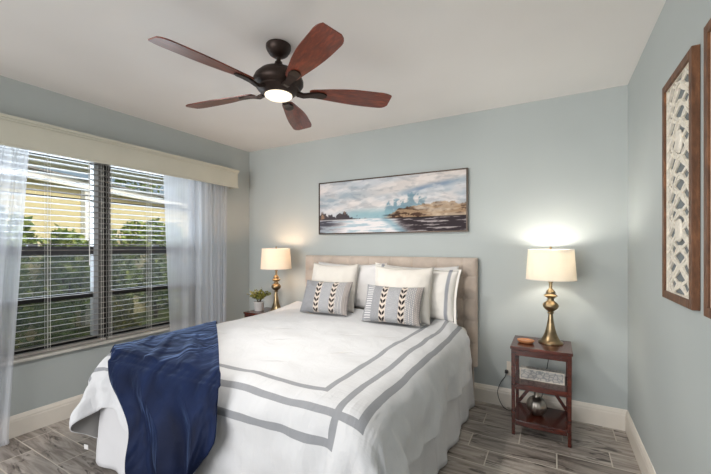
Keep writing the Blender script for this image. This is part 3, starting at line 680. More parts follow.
# comforter cloth points: 3 axes x 76 rows x 84 columns, millimetres, each row stored as steps from its first value
CLOTH = [
 [
  [818,0,0,0,0,0,0,0,0,4,13,21,24,24,24,23,23,30,29,30,30,29,30,30,29,30,30,29,30,30,29,30,29,30,30,29,30,30,29,30,30,29,30,29,30,30,29,30,30,29,30,30,29,30,29,30,30,29,30,30,29,30,30,29,30,30,29,30,24,25,25,26,24,19,11,3,-1,0,1,0,0,0,2,0],
  [818,0,0,0,0,0,0,0,0,4,12,20,25,23,23,21,28,30,30,29,30,29,30,30,29,30,30,29,30,30,29,30,29,30,30,29,30,30,29,30,30,29,30,29,30,30,29,30,30,29,30,30,29,30,30,29,30,29,30,30,29,30,30,29,30,30,29,30,29,21,25,26,24,18,12,3,-2,0,0,0,1,0,0,2],
  [817,1,0,0,0,0,0,0,-1,4,12,20,24,23,21,27,27,29,29,30,30,29,30,30,29,30,29,30,30,29,30,29,30,30,29,30,30,29,30,30,29,30,29,30,30,29,30,30,29,30,30,29,30,30,29,30,30,29,30,30,29,30,30,29,30,29,30,29,28,29,20,27,22,18,12,2,-1,0,0,0,0,0,1,-1],
  [818,0,0,0,0,0,0,0,-1,4,11,20,23,21,27,24,28,29,29,30,30,29,30,29,30,30,29,30,30,29,30,29,30,30,29,30,29,30,30,29,30,30,29,30,30,29,30,30,29,30,30,29,30,30,29,30,30,29,30,30,29,30,30,29,30,29,30,29,29,25,29,20,25,18,11,1,-1,0,0,0,0,0,0,1],
  [818,0,0,0,0,0,0,0,-1,3,12,19,20,27,26,23,28,29,30,29,30,29,30,30,29,30,29,30,30,29,30,29,30,30,29,30,29,30,30,29,30,30,29,30,30,29,30,30,29,30,30,29,30,30,29,30,30,29,30,30,29,30,29,30,30,29,30,29,30,25,26,27,21,18,10,1,0,-1,0,0,0,0,0,0],
  [817,1,0,0,0,0,1,-3,1,3,12,17,23,27,23,24,30,28,30,29,30,29,30,30,29,30,29,30,30,29,30,29,30,30,29,30,29,30,30,29,30,30,29,30,30,29,30,30,29,30,30,29,30,30,29,30,30,29,30,29,30,30,29,30,30,29,30,29,29,28,24,27,23,16,10,1,2,-2,-1,0,0,0,0,0],
  [818,0,0,0,0,0,-2,2,-1,2,12,17,24,26,21,27,29,29,30,29,30,29,30,30,29,30,29,30,30,29,30,29,30,30,29,30,29,30,30,29,30,30,29,30,30,29,30,30,29,30,30,29,30,30,29,30,30,29,30,29,30,30,29,30,29,30,30,29,29,29,24,27,22,17,9,1,-1,4,-3,-1,0,0,0,0],
  [818,0,0,0,0,-2,2,0,-3,4,10,18,24,26,21,28,29,29,30,29,30,30,29,30,29,30,29,30,30,29,30,29,30,30,29,30,30,29,30,29,30,30,29,30,30,29,30,30,29,30,30,29,30,30,29,30,29,30,30,29,30,30,29,30,29,30,29,30,29,30,24,26,23,16,9,0,0,1,3,-3,-1,0,0,0],
  [818,0,0,0,-2,2,1,-5,3,2,10,17,24,25,22,29,29,29,30,29,30,30,29,30,29,30,30,29,30,29,30,30,29,30,29,30,30,29,30,29,30,30,29,30,30,29,30,30,29,30,30,29,30,30,29,30,29,30,30,29,30,30,29,30,29,30,29,30,29,29,28,24,23,15,9,0,0,0,2,2,-3,-1,0,0],
  [818,0,0,-1,1,1,-4,-1,3,2,9,17,25,21,25,30,29,29,30,29,30,30,29,30,29,30,30,29,30,29,30,30,29,30,29,30,30,29,30,29,30,30,29,30,30,29,30,30,29,30,30,29,30,29,30,30,29,30,30,29,30,29,30,30,29,30,29,30,29,29,30,23,22,16,8,2,-3,1,1,3,-1,-2,-1,0],
  [818,0,0,-1,2,-3,-3,3,1,2,9,17,22,21,29,28,30,29,30,29,30,30,29,30,29,30,30,29,30,29,30,30,29,30,29,30,30,29,30,29,30,30,29,30,30,29,30,30,29,30,30,29,30,29,30,30,29,30,30,29,30,29,30,30,29,30,29,30,29,30,29,23,22,16,8,2,-1,-2,1,2,2,-2,-2,0],
  [818,0,-1,2,-1,-4,-1,4,0,2,8,17,22,21,29,29,30,29,30,29,30,30,29,30,29,30,30,29,30,29,30,30,29,30,29,30,30,29,30,29,30,30,29,30,30,29,30,30,29,30,30,29,30,29,30,30,29,30,30,29,30,29,30,30,29,30,29,30,29,30,29,24,22,15,9,2,-1,-3,0,2,2,0,-2,-1],
  [818,0,0,1,-3,-3,1,4,-1,2,7,18,21,21,30,29,30,29,30,29,30,30,29,30,29,30,30,29,30,29,30,30,29,30,29,30,30,29,30,30,29,30,29,30,30,29,30,30,29,30,29,30,30,29,30,30,29,30,30,29,30,29,30,30,29,30,29,30,29,30,29,25,21,15,9,2,0,-3,-1,1,2,1,-2,-1],
  [818,0,0,0,-4,-1,3,2,0,0,8,17,19,25,29,29,30,29,30,29,30,30,29,30,29,30,30,29,30,29,30,30,29,30,29,30,30,29,30,30,29,30,29,30,30,29,30,30,29,30,30,29,30,29,30,30,29,30,30,29,30,29,30,30,29,30,29,30,29,30,29,26,20,16,8,3,-1,-2,-1,0,2,0,-1,0],
  [818,0,0,-1,-4,1,3,2,-2,1,8,16,19,25,30,29,30,29,30,29,30,30,29,30,29,30,30,29,30,29,30,30,29,30,29,30,30,29,30,30,29,30,29,30,30,29,30,30,29,30,29,30,30,29,30,30,29,30,30,29,30,29,30,30,29,30,29,30,29,30,29,26,21,15,8,3,0,-3,-1,0,1,1,0,-1],
  [818,0,0,-2,-3,2,3,0,-2,1,9,15,19,26,30,29,30,29,30,29,30,29,30,30,29,30,30,29,30,29,30,30,29,30,29,30,30,29,30,30,29,30,29,30,30,29,30,30,29,30,29,30,30,29,30,30,29,30,30,29,30,29,30,30,29,30,29,30,29,30,29,26,21,15,8,2,1,-2,-2,0,1,1,0,-1],
  [818,0,-1,-2,-1,2,3,-2,-2,2,9,15,19,26,30,29,30,29,30,29,30,30,29,30,29,30,29,30,30,29,30,30,29,30,29,30,30,29,30,30,29,30,29,30,30,29,30,30,29,30,29,30,30,29,30,30,29,30,30,29,30,29,30,30,29,30,29,30,29,30,29,26,21,15,8,2,1,-2,-1,-1,1,1,-1,0],
  [818,-1,0,-2,-1,3,1,-1,-2,2,9,15,18,28,29,29,30,29,30,29,30,29,30,30,29,30,29,30,30,29,30,29,30,30,29,30,30,29,30,30,29,30,29,30,30,29,30,30,29,30,29,30,30,29,30,30,29,30,30,29,30,29,30,30,29,30,29,30,29,30,29,26,21,15,8,2,0,-1,-1,-1,1,0,0,0],
  [817,0,0,-2,0,2,1,-2,-2,3,9,14,19,28,29,29,30,29,30,29,30,29,30,30,29,30,29,30,30,29,30,29,30,30,29,30,30,29,30,29,30,30,29,30,30,29,30,30,29,30,30,29,30,29,30,30,29,30,30,29,30,29,30,30,29,30,29,30,29,30,29,26,21,15,8,2,0,-1,-1,-1,1,0,0,0],
  [817,0,-1,-1,0,2,1,-2,-2,3,8,15,19,28,29,29,30,29,30,29,30,29,30,29,30,30,29,30,30,29,30,29,30,30,29,30,30,29,30,30,29,30,29,30,30,29,30,30,29,30,30,29,30,29,30,30,29,30,29,30,30,29,30,30,29,30,29,30,29,30,29,26,21,15,7,2,1,-1,-1,0,0,0,0,0],
  [817,0,-1,0,0,1,0,-2,-1,3,8,14,20,28,29,29,30,29,30,29,30,29,30,29,30,30,29,30,29,30,30,29,30,30,29,30,30,29,30,29,30,30,29,30,30,29,30,30,29,30,29,30,30,29,30,30,29,30,30,29,30,30,29,30,29,30,29,30,29,30,29,26,22,14,7,2,0,0,-1,0,0,0,0,0],
  [817,0,0,-1,0,1,0,-2,-1,3,8,14,21,27,28,30,30,29,30,29,30,29,30,29,30,30,29,30,29,30,30,29,30,30,29,30,30,29,30,29,30,30,29,30,30,29,30,30,29,30,30,29,30,29,30,30,29,30,30,29,30,30,29,30,30,29,29,30,29,30,29,26,21,16,6,1,1,-1,0,0,0,0,0,0],
  [817,0,0,-1,0,1,0,-1,-2,3,8,14,21,26,29,30,29,30,29,30,30,29,30,29,30,30,29,30,29,30,30,29,30,30,29,30,29,30,30,29,30,30,29,30,30,29,30,30,29,30,29,30,30,29,30,30,29,30,30,29,30,29,30,30,29,30,30,29,30,29,29,26,22,15,6,1,0,0,0,0,0,0,0,0],
  [817,0,0,-1,1,0,0,-1,-1,2,8,14,21,26,29,30,29,30,29,30,29,30,30,29,30,29,30,30,29,30,30,29,30,30,29,30,29,30,30,29,30,30,29,30,30,29,30,30,29,30,30,29,30,29,30,30,29,30,30,29,30,29,30,30,29,30,29,30,29,30,29,26,22,15,6,1,0,0,0,0,0,0,0,0],
  [817,0,0,-1,1,0,0,-1,-1,2,7,15,21,26,29,30,29,30,29,30,29,30,30,29,30,29,30,30,29,30,29,30,30,29,30,30,29,30,30,29,30,30,29,30,30,29,30,30,29,30,30,29,30,29,30,30,29,30,30,29,30,29,30,30,29,30,29,30,30,29,29,26,22,15,6,1,0,0,0,0,0,0,0,0],
  [817,0,0,0,0,0,0,0,-1,1,7,15,21,26,29,30,29,30,29,30,29,30,30,29,30,29,30,30,29,30,29,30,30,29,30,30,29,30,30,29,30,30,29,30,30,29,30,30,29,30,30,29,30,29,30,30,29,30,30,29,30,30,29,30,29,30,30,29,30,29,29,27,21,15,6,1,0,0,0,0,0,0,0,0],
  [817,0,0,0,0,0,0,0,0,1,6,15,21,26,29,30,29,30,29,30,29,30,29,30,30,29,30,30,29,30,29,30,30,29,30,30,29,30,30,29,30,30,29,30,29,30,30,30,29,30,30,29,30,29,30,30,29,30,30,29,30,30,29,30,30,29,30,29,30,29,29,27,21,15,6,1,0,0,0,0,0,0,0,0],
  [817,0,0,0,0,0,0,0,0,1,6,15,21,26,29,29,30,29,30,30,29,30,29,30,30,29,30,29,30,30,29,30,30,29,30,30,29,30,30,29,30,30,29,30,30,29,30,30,29,30,30,29,30,29,30,30,29,30,30,29,30,30,29,30,30,29,30,29,30,29,30,26,21,15,6,1,0,0,0,0,0,0,0,0],
  [817,0,0,0,0,0,0,0,0,1,6,15,21,26,29,29,30,29,30,29,30,30,29,30,30,29,30,29,30,30,29,30,30,29,30,30,29,30,30,29,30,30,29,30,30,29,30,29,30,30,30,29,30,30,29,30,29,30,30,29,30,30,29,30,30,29,30,29,30,29,30,26,21,15,6,1,0,0,0,0,0,0,0,0],
  [817,0,0,0,0,0,0,0,0,1,6,15,20,26,29,30,30,29,30,29,30,30,29,30,29,30,30,29,30,30,29,30,30,29,30,30,29,30,30,29,30,29,30,30,29,30,30,29,30,30,29,30,30,29,30,30,29,30,30,29,30,30,29,30,30,29,30,29,30,30,29,26,21,15,6,1,0,0,0,0,0,0,0,0],
  [817,0,0,0,0,0,0,0,0,1,6,14,21,26,29,30,30,29,30,29,30,29,30,30,29,30,30,29,30,30,29,30,30,29,30,29,30,30,29,30,30,29,30,30,29,30,30,29,30,30,29,30,30,30,29,30,30,29,30,29,30,30,29,30,30,29,30,29,30,30,29,26,21,15,6,1,0,0,0,0,0,0,0,0],
  [817,0,0,0,0,0,0,0,0,1,6,14,21,26,29,30,29,30,30,29,30,29,30,30,29,30,30,29,30,29,30,30,29,30,30,29,30,30,29,30,30,29,30,30,29,30,30,29,30,30,29,30,30,30,29,30,30,29,30,29,30,30,29,30,30,29,30,29,30,30,29,26,21,15,6,1,0,0,0,0,0,0,0,0],
  [817,0,0,0,0,0,0,0,0,1,6,14,21,26,29,30,29,30,29,30,30,29,30,30,29,30,29,30,30,29,30,30,29,30,30,29,30,30,29,30,30,29,30,30,29,30,30,29,30,30,29,30,30,29,30,30,30,29,30,30,29,30,29,30,30,29,30,29,30,30,29,26,21,15,6,1,0,0,0,0,0,0,0,0],
  [817,0,0,0,0,0,0,0,0,1,6,14,21,26,29,30,29,30,29,30,29,30,30,29,30,30,29,30,30,29,30,30,29,30,30,29,30,30,29,30,30,29,30,30,29,30,30,29,30,30,29,30,30,29,30,30,30,29,30,30,29,30,29,30,30,29,30,29,30,30,29,26,21,15,6,1,0,0,0,0,0,0,0,0],
  [817,0,0,0,0,0,0,0,0,1,6,14,21,26,29,29,30,30,29,30,29,30,30,29,30,30,29,30,30,29,30,30,29,30,30,29,30,30,29,30,30,29,30,30,29,30,30,29,30,30,29,30,30,29,30,30,30,29,30,30,29,30,30,29,30,29,30,29,30,30,29,26,21,15,6,1,0,0,0,0,0,0,0,0],
  [817,0,0,0,0,0,0,0,0,1,5,15,21,26,29,29,30,29,30,30,29,30,30,29,30,30,29,30,30,29,30,30,29,30,30,29,30,30,29,30,30,29,30,30,29,30,30,29,30,30,29,30,30,30,29,30,29,30,30,30,29,30,30,29,30,29,30,30,29,30,29,26,21,15,6,1,0,0,0,0,0,0,0,0],
  [817,0,0,0,0,0,0,0,0,1,5,15,21,26,29,29,30,29,30,29,30,30,29,30,30,29,30,30,29,30,30,29,30,30,29,30,30,30,29,30,30,29,30,30,29,30,30,29,30,30,29,30,30,29,30,30,30,29,30,30,29,30,30,29,30,29,30,30,29,30,29,26,21,15,6,1,0,0,0,0,0,0,0,0],
  [817,0,0,0,0,0,0,0,0,1,5,15,21,25,29,30,30,29,30,29,30,30,29,30,30,29,30,30,29,30,30,29,30,30,29,30,30,30,29,30,30,29,30,30,29,30,30,29,30,30,29,30,30,30,29,30,30,29,30,30,29,30,30,29,30,29,30,30,29,30,29,26,21,15,6,1,0,0,0,0,0,0,0,0],
  [817,0,0,0,0,0,0,0,0,1,5,15,21,25,29,30,30,29,30,29,30,30,29,30,30,29,30,30,29,30,30,29,30,30,29,30,30,30,29,30,30,29,30,30,29,30,30,29,30,30,29,30,30,29,30,30,30,29,30,30,29,30,30,29,30,29,30,30,29,30,29,26,21,15,6,1,0,0,0,0,0,0,0,1],
  [817,0,0,0,0,0,0,0,0,1,5,15,20,26,29,30,29,30,30,29,30,29,30,30,29,30,30,29,30,30,30,29,30,30,29,30,30,29,30,30,30,29,30,30,29,30,30,29,30,30,29,30,30,29,30,30,30,29,30,30,29,30,30,29,30,29,30,30,29,30,29,26,21,15,6,1,0,0,0,0,0,0,0,1],
  [816,1,0,0,0,0,0,0,0,1,5,15,20,26,29,30,29,30,29,30,30,29,30,30,29,30,30,29,30,30,29,30,30,30,29,30,30,29,30,30,30,29,30,30,29,30,30,29,30,30,29,30,30,29,30,30,30,29,30,30,29,30,30,29,30,29,30,30,29,30,29,26,21,15,6,1,0,0,0,0,0,0,1,0],
  [816,1,0,0,0,0,0,0,0,1,5,14,21,26,29,30,29,30,29,30,30,29,30,30,29,30,30,29,30,30,29,30,30,30,29,30,30,29,30,30,29,30,30,30,29,30,30,29,30,30,29,30,30,29,30,30,30,29,30,30,29,30,30,29,30,30,29,30,29,30,29,26,21,15,6,1,0,0,0,0,0,0,1,0],
  [816,1,0,0,0,0,0,0,0,1,5,14,21,26,29,30,29,30,29,30,29,30,30,30,29,30,29,30,30,30,29,30,30,29,30,30,30,29,30,30,29,30,30,29,30,30,30,29,30,30,29,30,30,29,30,30,30,29,30,30,29,30,30,29,30,30,29,30,29,30,29,26,21,15,6,1,0,0,0,0,0,1,0,1],
  [816,0,1,0,0,0,0,0,0,1,5,14,21,26,29,29,30,30,29,30,29,30,30,29,30,30,29,30,30,29,30,30,30,29,30,30,30,29,30,30,29,30,30,29,30,30,30,29,30,30,29,30,30,29,30,30,30,29,30,30,29,30,30,29,30,30,29,30,29,30,29,26,21,15,6,1,0,0,0,0,0,1,0,1],
  [816,0,1,0,0,0,0,0,0,1,5,14,21,26,29,29,30,30,29,30,29,30,30,29,30,30,29,30,30,29,30,30,30,29,30,30,29,30,30,30,29,30,30,29,30,30,30,29,30,30,29,30,30,30,29,30,30,29,30,30,29,30,30,29,30,30,29,30,29,30,29,26,21,15,6,1,0,0,0,0,0,1,0,2],
  [815,1,1,0,0,0,0,0,0,1,5,14,21,26,29,29,30,29,30,30,29,30,30,29,30,30,29,30,30,29,30,30,29,30,30,30,29,30,30,30,29,30,30,29,30,30,30,29,30,30,29,30,30,30,29,30,30,29,30,30,29,30,30,29,30,30,29,30,29,30,29,26,21,15,6,1,0,0,0,0,0,1,1,2],
  [815,1,1,0,0,0,0,0,0,1,5,14,21,26,29,29,30,29,30,30,29,30,29,30,30,30,29,30,30,29,30,30,29,30,30,30,29,30,30,29,30,30,30,29,30,30,30,29,30,30,29,30,30,30,29,30,30,29,30,30,29,30,30,29,30,30,29,30,29,30,29,26,22,14,6,1,0,0,0,0,0,1,1,3],
  [815,1,1,0,0,0,0,0,1,0,5,14,21,25,29,30,30,29,30,29,30,30,29,30,30,29,30,30,30,29,30,30,29,30,30,30,29,30,30,29,30,30,30,29,30,30,29,30,30,30,29,30,30,30,29,30,30,29,30,30,29,30,30,29,30,30,29,30,29,30,29,26,22,14,6,0,1,-1,1,0,0,0,2,5],
  [814,1,2,0,0,0,1,-1,1,0,5,14,21,25,29,30,30,29,30,29,30,30,29,30,30,29,30,30,29,30,30,30,29,30,30,29,30,30,30,29,30,30,30,29,30,30,29,30,30,30,29,30,30,30,29,30,30,29,30,30,29,30,30,29,30,30,29,30,29,30,29,26,22,14,6,1,-1,1,1,0,-1,0,3,6],
  [813,0,3,1,1,0,-1,1,-1,1,5,14,20,26,29,30,29,30,30,29,30,30,29,30,30,29,30,30,29,30,30,30,29,30,30,29,30,30,30,29,30,30,29,30,30,30,29,30,30,30,29,30,30,29,30,30,30,29,30,30,29,30,30,29,30,30,29,30,29,30,29,26,22,14,6,1,1,0,2,-3,-1,2,4,7],
  [812,-1,3,2,2,0,0,-1,1,0,5,14,20,26,29,30,29,30,29,30,30,29,30,30,30,29,30,30,29,30,30,30,29,30,30,29,30,30,30,29,30,30,29,30,30,30,29,30,30,30,29,30,30,29,30,30,30,29,30,30,29,30,30,29,30,30,29,30,30,29,29,27,21,14,6,2,0,3,-3,-2,0,4,5,8],
  [812,-3,0,4,3,2,0,0,-1,1,5,14,20,26,29,29,30,30,29,30,30,29,30,30,29,30,30,30,29,30,30,29,30,30,30,29,30,30,30,29,30,30,29,30,30,30,29,30,30,30,29,30,30,29,30,30,30,29,30,30,29,30,30,30,29,30,29,30,30,29,29,27,21,15,5,1,4,-4,-1,0,2,5,8,8],
  [812,-4,-1,0,4,5,3,-1,0,0,5,13,21,26,29,29,30,30,29,30,29,30,30,30,29,30,30,29,30,30,30,29,30,30,30,29,30,30,29,30,30,30,29,30,30,30,29,30,30,29,30,30,30,29,30,30,30,29,30,30,30,29,30,30,29,30,30,29,30,29,30,26,21,15,4,6,-4,-1,0,3,10,11,6,1],
  [813,-6,-2,0,0,3,6,5,-2,1,5,13,21,25,29,30,30,29,30,30,29,30,30,30,29,30,30,29,30,30,30,29,30,30,30,29,30,30,29,30,30,30,29,30,30,29,30,30,30,29,30,30,30,29,30,30,30,29,30,30,29,30,30,30,29,30,30,29,30,30,29,26,22,11,13,-5,0,1,9,13,10,5,2,-3],
  [815,-8,2,-3,-1,-1,2,4,8,-2,7,13,20,26,29,30,30,29,30,30,29,30,30,30,29,30,30,29,30,30,30,29,30,30,30,29,30,30,29,30,30,30,29,30,30,29,30,30,30,29,30,30,30,29,30,30,29,30,30,30,29,30,30,30,29,30,30,29,30,30,29,26,23,17,-1,2,7,13,13,7,0,8,-1,-5],
  [818,-6,-7,6,1,0,-4,-2,3,10,6,9,22,26,29,30,29,30,30,29,30,30,30,29,30,30,30,29,30,30,30,29,30,30,30,29,30,30,29,30,30,30,29,30,30,29,30,30,30,29,30,30,29,30,30,30,29,30,30,30,29,30,30,30,29,30,30,30,29,30,29,27,19,22,9,8,8,7,-7,18,10,0,-5,-1],
  [819,1,-3,-12,7,3,2,2,-8,0,7,20,17,27,29,29,30,30,30,29,30,30,30,29,30,30,30,29,30,30,30,29,30,30,30,29,30,30,29,30,30,29,30,30,30,29,30,30,30,29,30,30,29,30,30,30,29,30,30,30,29,30,30,30,30,29,30,30,29,30,30,26,23,10,8,13,11,-7,6,16,21,-5,3,13],
  [801,17,-8,6,-11,-1,-1,0,14,4,5,5,23,27,29,30,30,30,29,30,30,30,30,29,30,30,30,29,30,30,30,29,30,30,29,30,30,30,29,30,30,29,30,30,30,29,30,30,29,30,30,30,29,30,30,30,29,30,30,29,30,30,30,30,29,30,30,30,30,30,29,27,20,13,18,4,-8,7,17,16,18,9,6,-12],
  [798,-1,11,4,2,-1,-2,-8,-6,5,10,24,17,26,30,31,30,30,29,30,30,30,30,29,30,30,30,29,30,30,30,29,30,30,29,30,30,30,29,30,30,29,30,30,30,29,30,30,29,30,30,30,29,30,30,29,30,30,30,29,30,30,30,29,30,30,30,30,30,31,30,26,20,22,-3,-3,2,18,14,12,1,4,21,16],
  [771,11,3,7,5,2,4,3,-1,-6,23,7,23,26,31,31,30,30,30,29,30,30,30,30,29,30,30,29,30,30,30,29,30,30,29,30,30,30,29,30,30,29,30,30,30,29,30,30,29,30,30,29,30,30,30,29,30,30,30,29,30,30,30,29,30,30,30,30,30,31,31,27,23,10,19,5,0,-10,2,4,5,6,16,20],
  [748,8,4,4,3,3,3,6,4,26,3,25,17,26,30,31,29,30,30,30,30,29,30,30,29,30,30,30,29,30,30,29,30,30,29,30,30,30,29,30,30,29,30,30,29,30,30,30,29,30,30,29,30,30,29,30,30,30,29,30,30,29,30,30,30,29,30,30,30,30,30,29,14,25,-7,14,15,11,3,1,-11,21,2,-7],
  [726,2,4,3,5,6,11,11,24,12,24,8,20,28,29,29,30,29,30,29,30,29,30,30,29,30,30,30,29,30,30,29,30,30,29,30,30,30,29,30,30,29,30,30,29,30,30,29,30,30,30,29,30,30,29,30,30,29,30,30,29,30,30,29,30,30,29,29,29,30,30,22,28,2,24,-21,11,14,12,11,10,-14,24,12],
  [700,-1,10,6,13,15,17,21,20,19,10,22,9,28,28,29,28,29,28,29,30,30,29,30,30,29,30,30,29,30,30,29,30,30,29,30,30,29,30,30,30,29,30,30,29,30,30,29,30,30,29,30,30,29,30,30,29,30,30,29,30,30,29,30,29,30,28,30,28,29,28,30,10,26,0,20,-24,-3,11,11,10,10,6,14],
  [681,5,13,18,18,21,21,22,15,15,20,-1,18,27,28,29,28,25,29,29,29,30,29,30,30,29,30,30,29,30,30,29,30,30,29,30,30,29,30,30,29,30,30,30,29,30,30,29,30,30,29,30,30,29,30,30,29,30,30,29,30,29,30,30,29,29,29,29,27,28,30,20,26,4,30,12,-7,-23,-12,7,8,10,9,17],
  [672,22,17,19,22,22,22,11,20,20,4,-5,26,25,29,29,23,25,29,29,29,30,30,29,30,29,30,30,29,30,30,29,30,30,29,30,30,29,30,30,29,30,30,29,30,30,30,29,30,30,29,30,30,29,30,30,29,30,29,30,30,29,30,30,29,29,28,30,23,29,29,14,22,26,11,29,-15,7,-16,-15,-5,2,7,13],
  [685,20,22,22,22,21,13,21,21,4,-14,12,30,22,30,28,20,23,29,30,29,30,30,29,30,29,30,30,29,30,30,29,30,30,29,30,30,29,30,30,29,30,30,29,30,30,29,30,30,29,30,30,29,30,30,29,30,30,29,30,30,29,30,29,30,29,28,30,20,29,28,10,28,14,12,26,23,-14,8,-17,-4,-19,-7,3],
  [701,22,23,22,20,15,21,20,8,-16,-3,23,23,29,25,28,19,24,27,30,29,30,30,29,30,29,30,30,29,30,30,29,30,30,29,30,30,29,30,30,29,30,30,29,30,30,29,30,30,29,30,30,29,30,30,29,30,30,29,30,29,30,30,29,29,30,28,29,19,28,29,4,28,13,28,12,29,11,-16,7,-16,-13,1,-20],
  [720,22,22,20,16,21,20,10,-14,-13,12,28,21,21,30,28,17,25,25,30,29,30,30,29,30,30,29,30,29,30,30,29,30,30,29,30,30,29,30,30,29,30,30,29,30,30,29,30,30,29,30,30,29,30,30,29,30,29,30,30,29,30,30,29,29,30,28,28,17,27,28,4,23,25,15,28,11,28,8,-14,-13,2,-19,-3],
  [738,22,19,18,21,21,11,-12,-17,2,19,28,16,24,29,27,16,26,24,29,29,30,30,29,30,30,29,30,29,30,30,29,30,30,29,30,30,29,30,30,29,30,30,29,30,30,29,30,30,29,30,29,30,30,29,30,30,29,30,30,29,30,29,30,29,29,29,28,14,27,30,0,20,27,11,27,27,10,28,5,-14,-16,-3,-19],
  [755,20,19,21,21,13,-10,-17,-10,11,27,25,14,24,29,25,16,27,22,29,29,30,30,29,30,30,29,30,29,30,30,29,30,30,29,30,30,29,30,30,29,30,30,29,30,29,30,30,29,30,30,29,30,30,29,30,30,29,30,30,29,30,29,29,30,28,30,27,13,26,29,13,1,29,10,26,25,27,6,26,6,-16,-17,-6],
  [770,20,22,22,13,-7,-16,-17,4,18,29,20,13,25,29,23,16,28,21,28,29,30,30,29,30,30,29,30,29,30,30,29,30,30,29,30,30,29,30,29,30,30,29,30,30,29,30,30,29,30,30,29,30,30,29,30,30,29,30,29,30,30,29,29,30,28,28,28,11,26,30,19,-11,26,14,20,26,27,27,-1,26,5,-16,-18],
  [787,22,22,14,-5,-15,-19,-4,9,27,27,16,12,26,29,19,18,28,22,26,29,30,30,29,30,30,29,30,29,30,30,29,30,30,29,30,30,29,30,29,30,30,29,30,30,29,30,30,29,30,30,29,30,30,29,30,29,30,30,29,30,30,29,29,30,28,30,19,14,27,30,24,-13,13,20,20,29,20,25,22,-5,25,7,-16],
  [805,23,14,-2,-14,-19,-11,0,24,26,23,12,15,26,29,16,20,28,21,25,29,30,30,29,30,29,30,30,29,30,30,29,30,30,29,30,30,29,30,29,30,30,29,30,30,29,30,30,29,30,29,30,30,29,30,30,29,30,30,29,30,29,30,29,30,28,30,13,16,29,30,26,-4,-3,30,12,20,19,28,27,8,1,24,7],
  [824,17,-2,-11,-19,-15,-8,18,20,28,21,9,16,28,27,13,22,29,21,24,28,30,30,29,30,30,29,30,29,30,30,29,30,30,29,30,29,30,30,29,30,30,29,30,29,30,30,29,30,30,29,30,30,29,30,30,29,30,30,29,30,29,30,29,29,30,29,26,3,28,28,17,24,-16,21,25,4,27,19,21,24,4,3,24],
  [838,0,-9,-18,-17,-14,11,11,29,27,18,9,16,28,26,11,23,30,20,23,28,30,30,29,30,29,30,30,29,30,30,29,30,30,29,30,29,30,30,29,30,30,29,30,29,30,30,29,30,30,29,30,30,29,30,29,30,30,29,30,30,29,30,29,30,29,27,30,14,23,8,29,27,1,-9,31,24,-9,23,24,26,7,7,12],
  [837,-9,-14,-17,-18,-3,6,27,29,25,16,8,16,29,25,9,24,30,23,20,28,29,29,30,30,29,30,30,29,30,29,30,30,29,30,30,29,30,29,30,30,29,30,30,29,30,29,30,30,29,30,30,29,30,30,29,30,30,29,30,29,30,30,29,30,29,30,29,27,0,24,19,18,23,-23,26,23,4,3,26,26,26,1,9],
 ],
 [
  [-289,0,-1,-1,-1,-1,0,-1,0,-1,-1,-1,-1,-1,0,-1,0,0,0,0,0,0,0,0,0,0,0,0,0,0,0,0,0,0,0,0,0,0,0,0,0,0,0,0,0,0,0,0,0,0,0,0,0,0,0,0,0,0,0,0,0,0,0,0,0,0,0,0,0,1,1,0,1,1,1,0,0,1,0,1,0,1,0,1],
  [-318,-1,-1,0,-1,-1,-1,0,-1,-1,0,-1,-1,-1,-1,0,0,1,0,0,0,0,0,0,0,0,0,0,0,0,0,0,0,0,0,0,0,1,0,0,0,0,0,0,0,0,0,0,0,0,0,0,0,0,0,0,0,0,0,0,0,-1,0,0,0,0,0,-1,0,0,1,1,1,1,0,0,1,0,1,0,1,0,1,0],
  [-347,-1,-1,-1,-1,0,-1,-1,0,-1,-1,0,-1,-1,0,0,-1,1,1,0,0,0,0,0,0,0,0,0,0,0,0,0,0,0,0,0,0,0,0,0,0,0,0,0,1,0,0,0,0,0,0,0,0,0,0,0,0,0,-1,0,0,0,0,0,0,0,-1,-1,1,0,0,1,1,0,1,0,0,1,0,1,0,1,0,1],
  [-377,-1,0,-1,-1,-1,0,-1,-1,0,-1,-1,0,-1,0,0,-1,2,0,0,0,0,0,1,0,0,0,0,0,0,0,0,0,0,0,0,0,0,0,0,0,0,0,0,0,0,0,0,0,0,0,0,0,0,0,0,0,0,0,0,0,0,-1,0,0,0,0,-2,0,1,0,1,0,1,1,0,0,1,0,0,1,0,1,1],
  [-406,-1,-1,-1,0,-1,-1,0,-1,0,-1,-1,0,0,-1,-1,0,2,0,1,0,0,0,0,0,0,0,0,0,0,0,0,0,0,0,0,0,0,0,0,0,0,0,0,0,0,0,0,0,0,0,0,0,0,0,0,0,0,0,0,0,0,-1,0,0,0,0,-1,-1,1,1,0,0,1,0,0,1,0,1,0,1,0,1,0],
  [-435,-1,-1,-1,-1,0,-1,0,-1,-1,0,-1,0,-1,0,-1,0,2,1,0,0,0,0,0,0,0,0,0,0,0,0,0,0,0,0,-1,1,-1,0,0,0,0,0,0,0,0,0,0,0,0,0,0,0,0,0,0,0,0,0,0,0,0,0,0,0,0,0,-1,-1,1,0,1,0,0,1,0,1,0,0,1,0,1,0,1],
  [-465,-1,0,-1,-1,-1,0,-1,0,-1,0,-1,0,-1,0,-1,1,2,0,0,0,0,0,0,0,0,0,0,0,0,0,-1,0,0,0,0,0,0,0,0,0,0,0,0,0,0,0,0,0,0,0,0,0,0,0,0,0,0,0,0,0,0,0,0,0,0,0,0,-2,0,1,0,1,0,1,0,0,1,0,0,1,0,1,1],
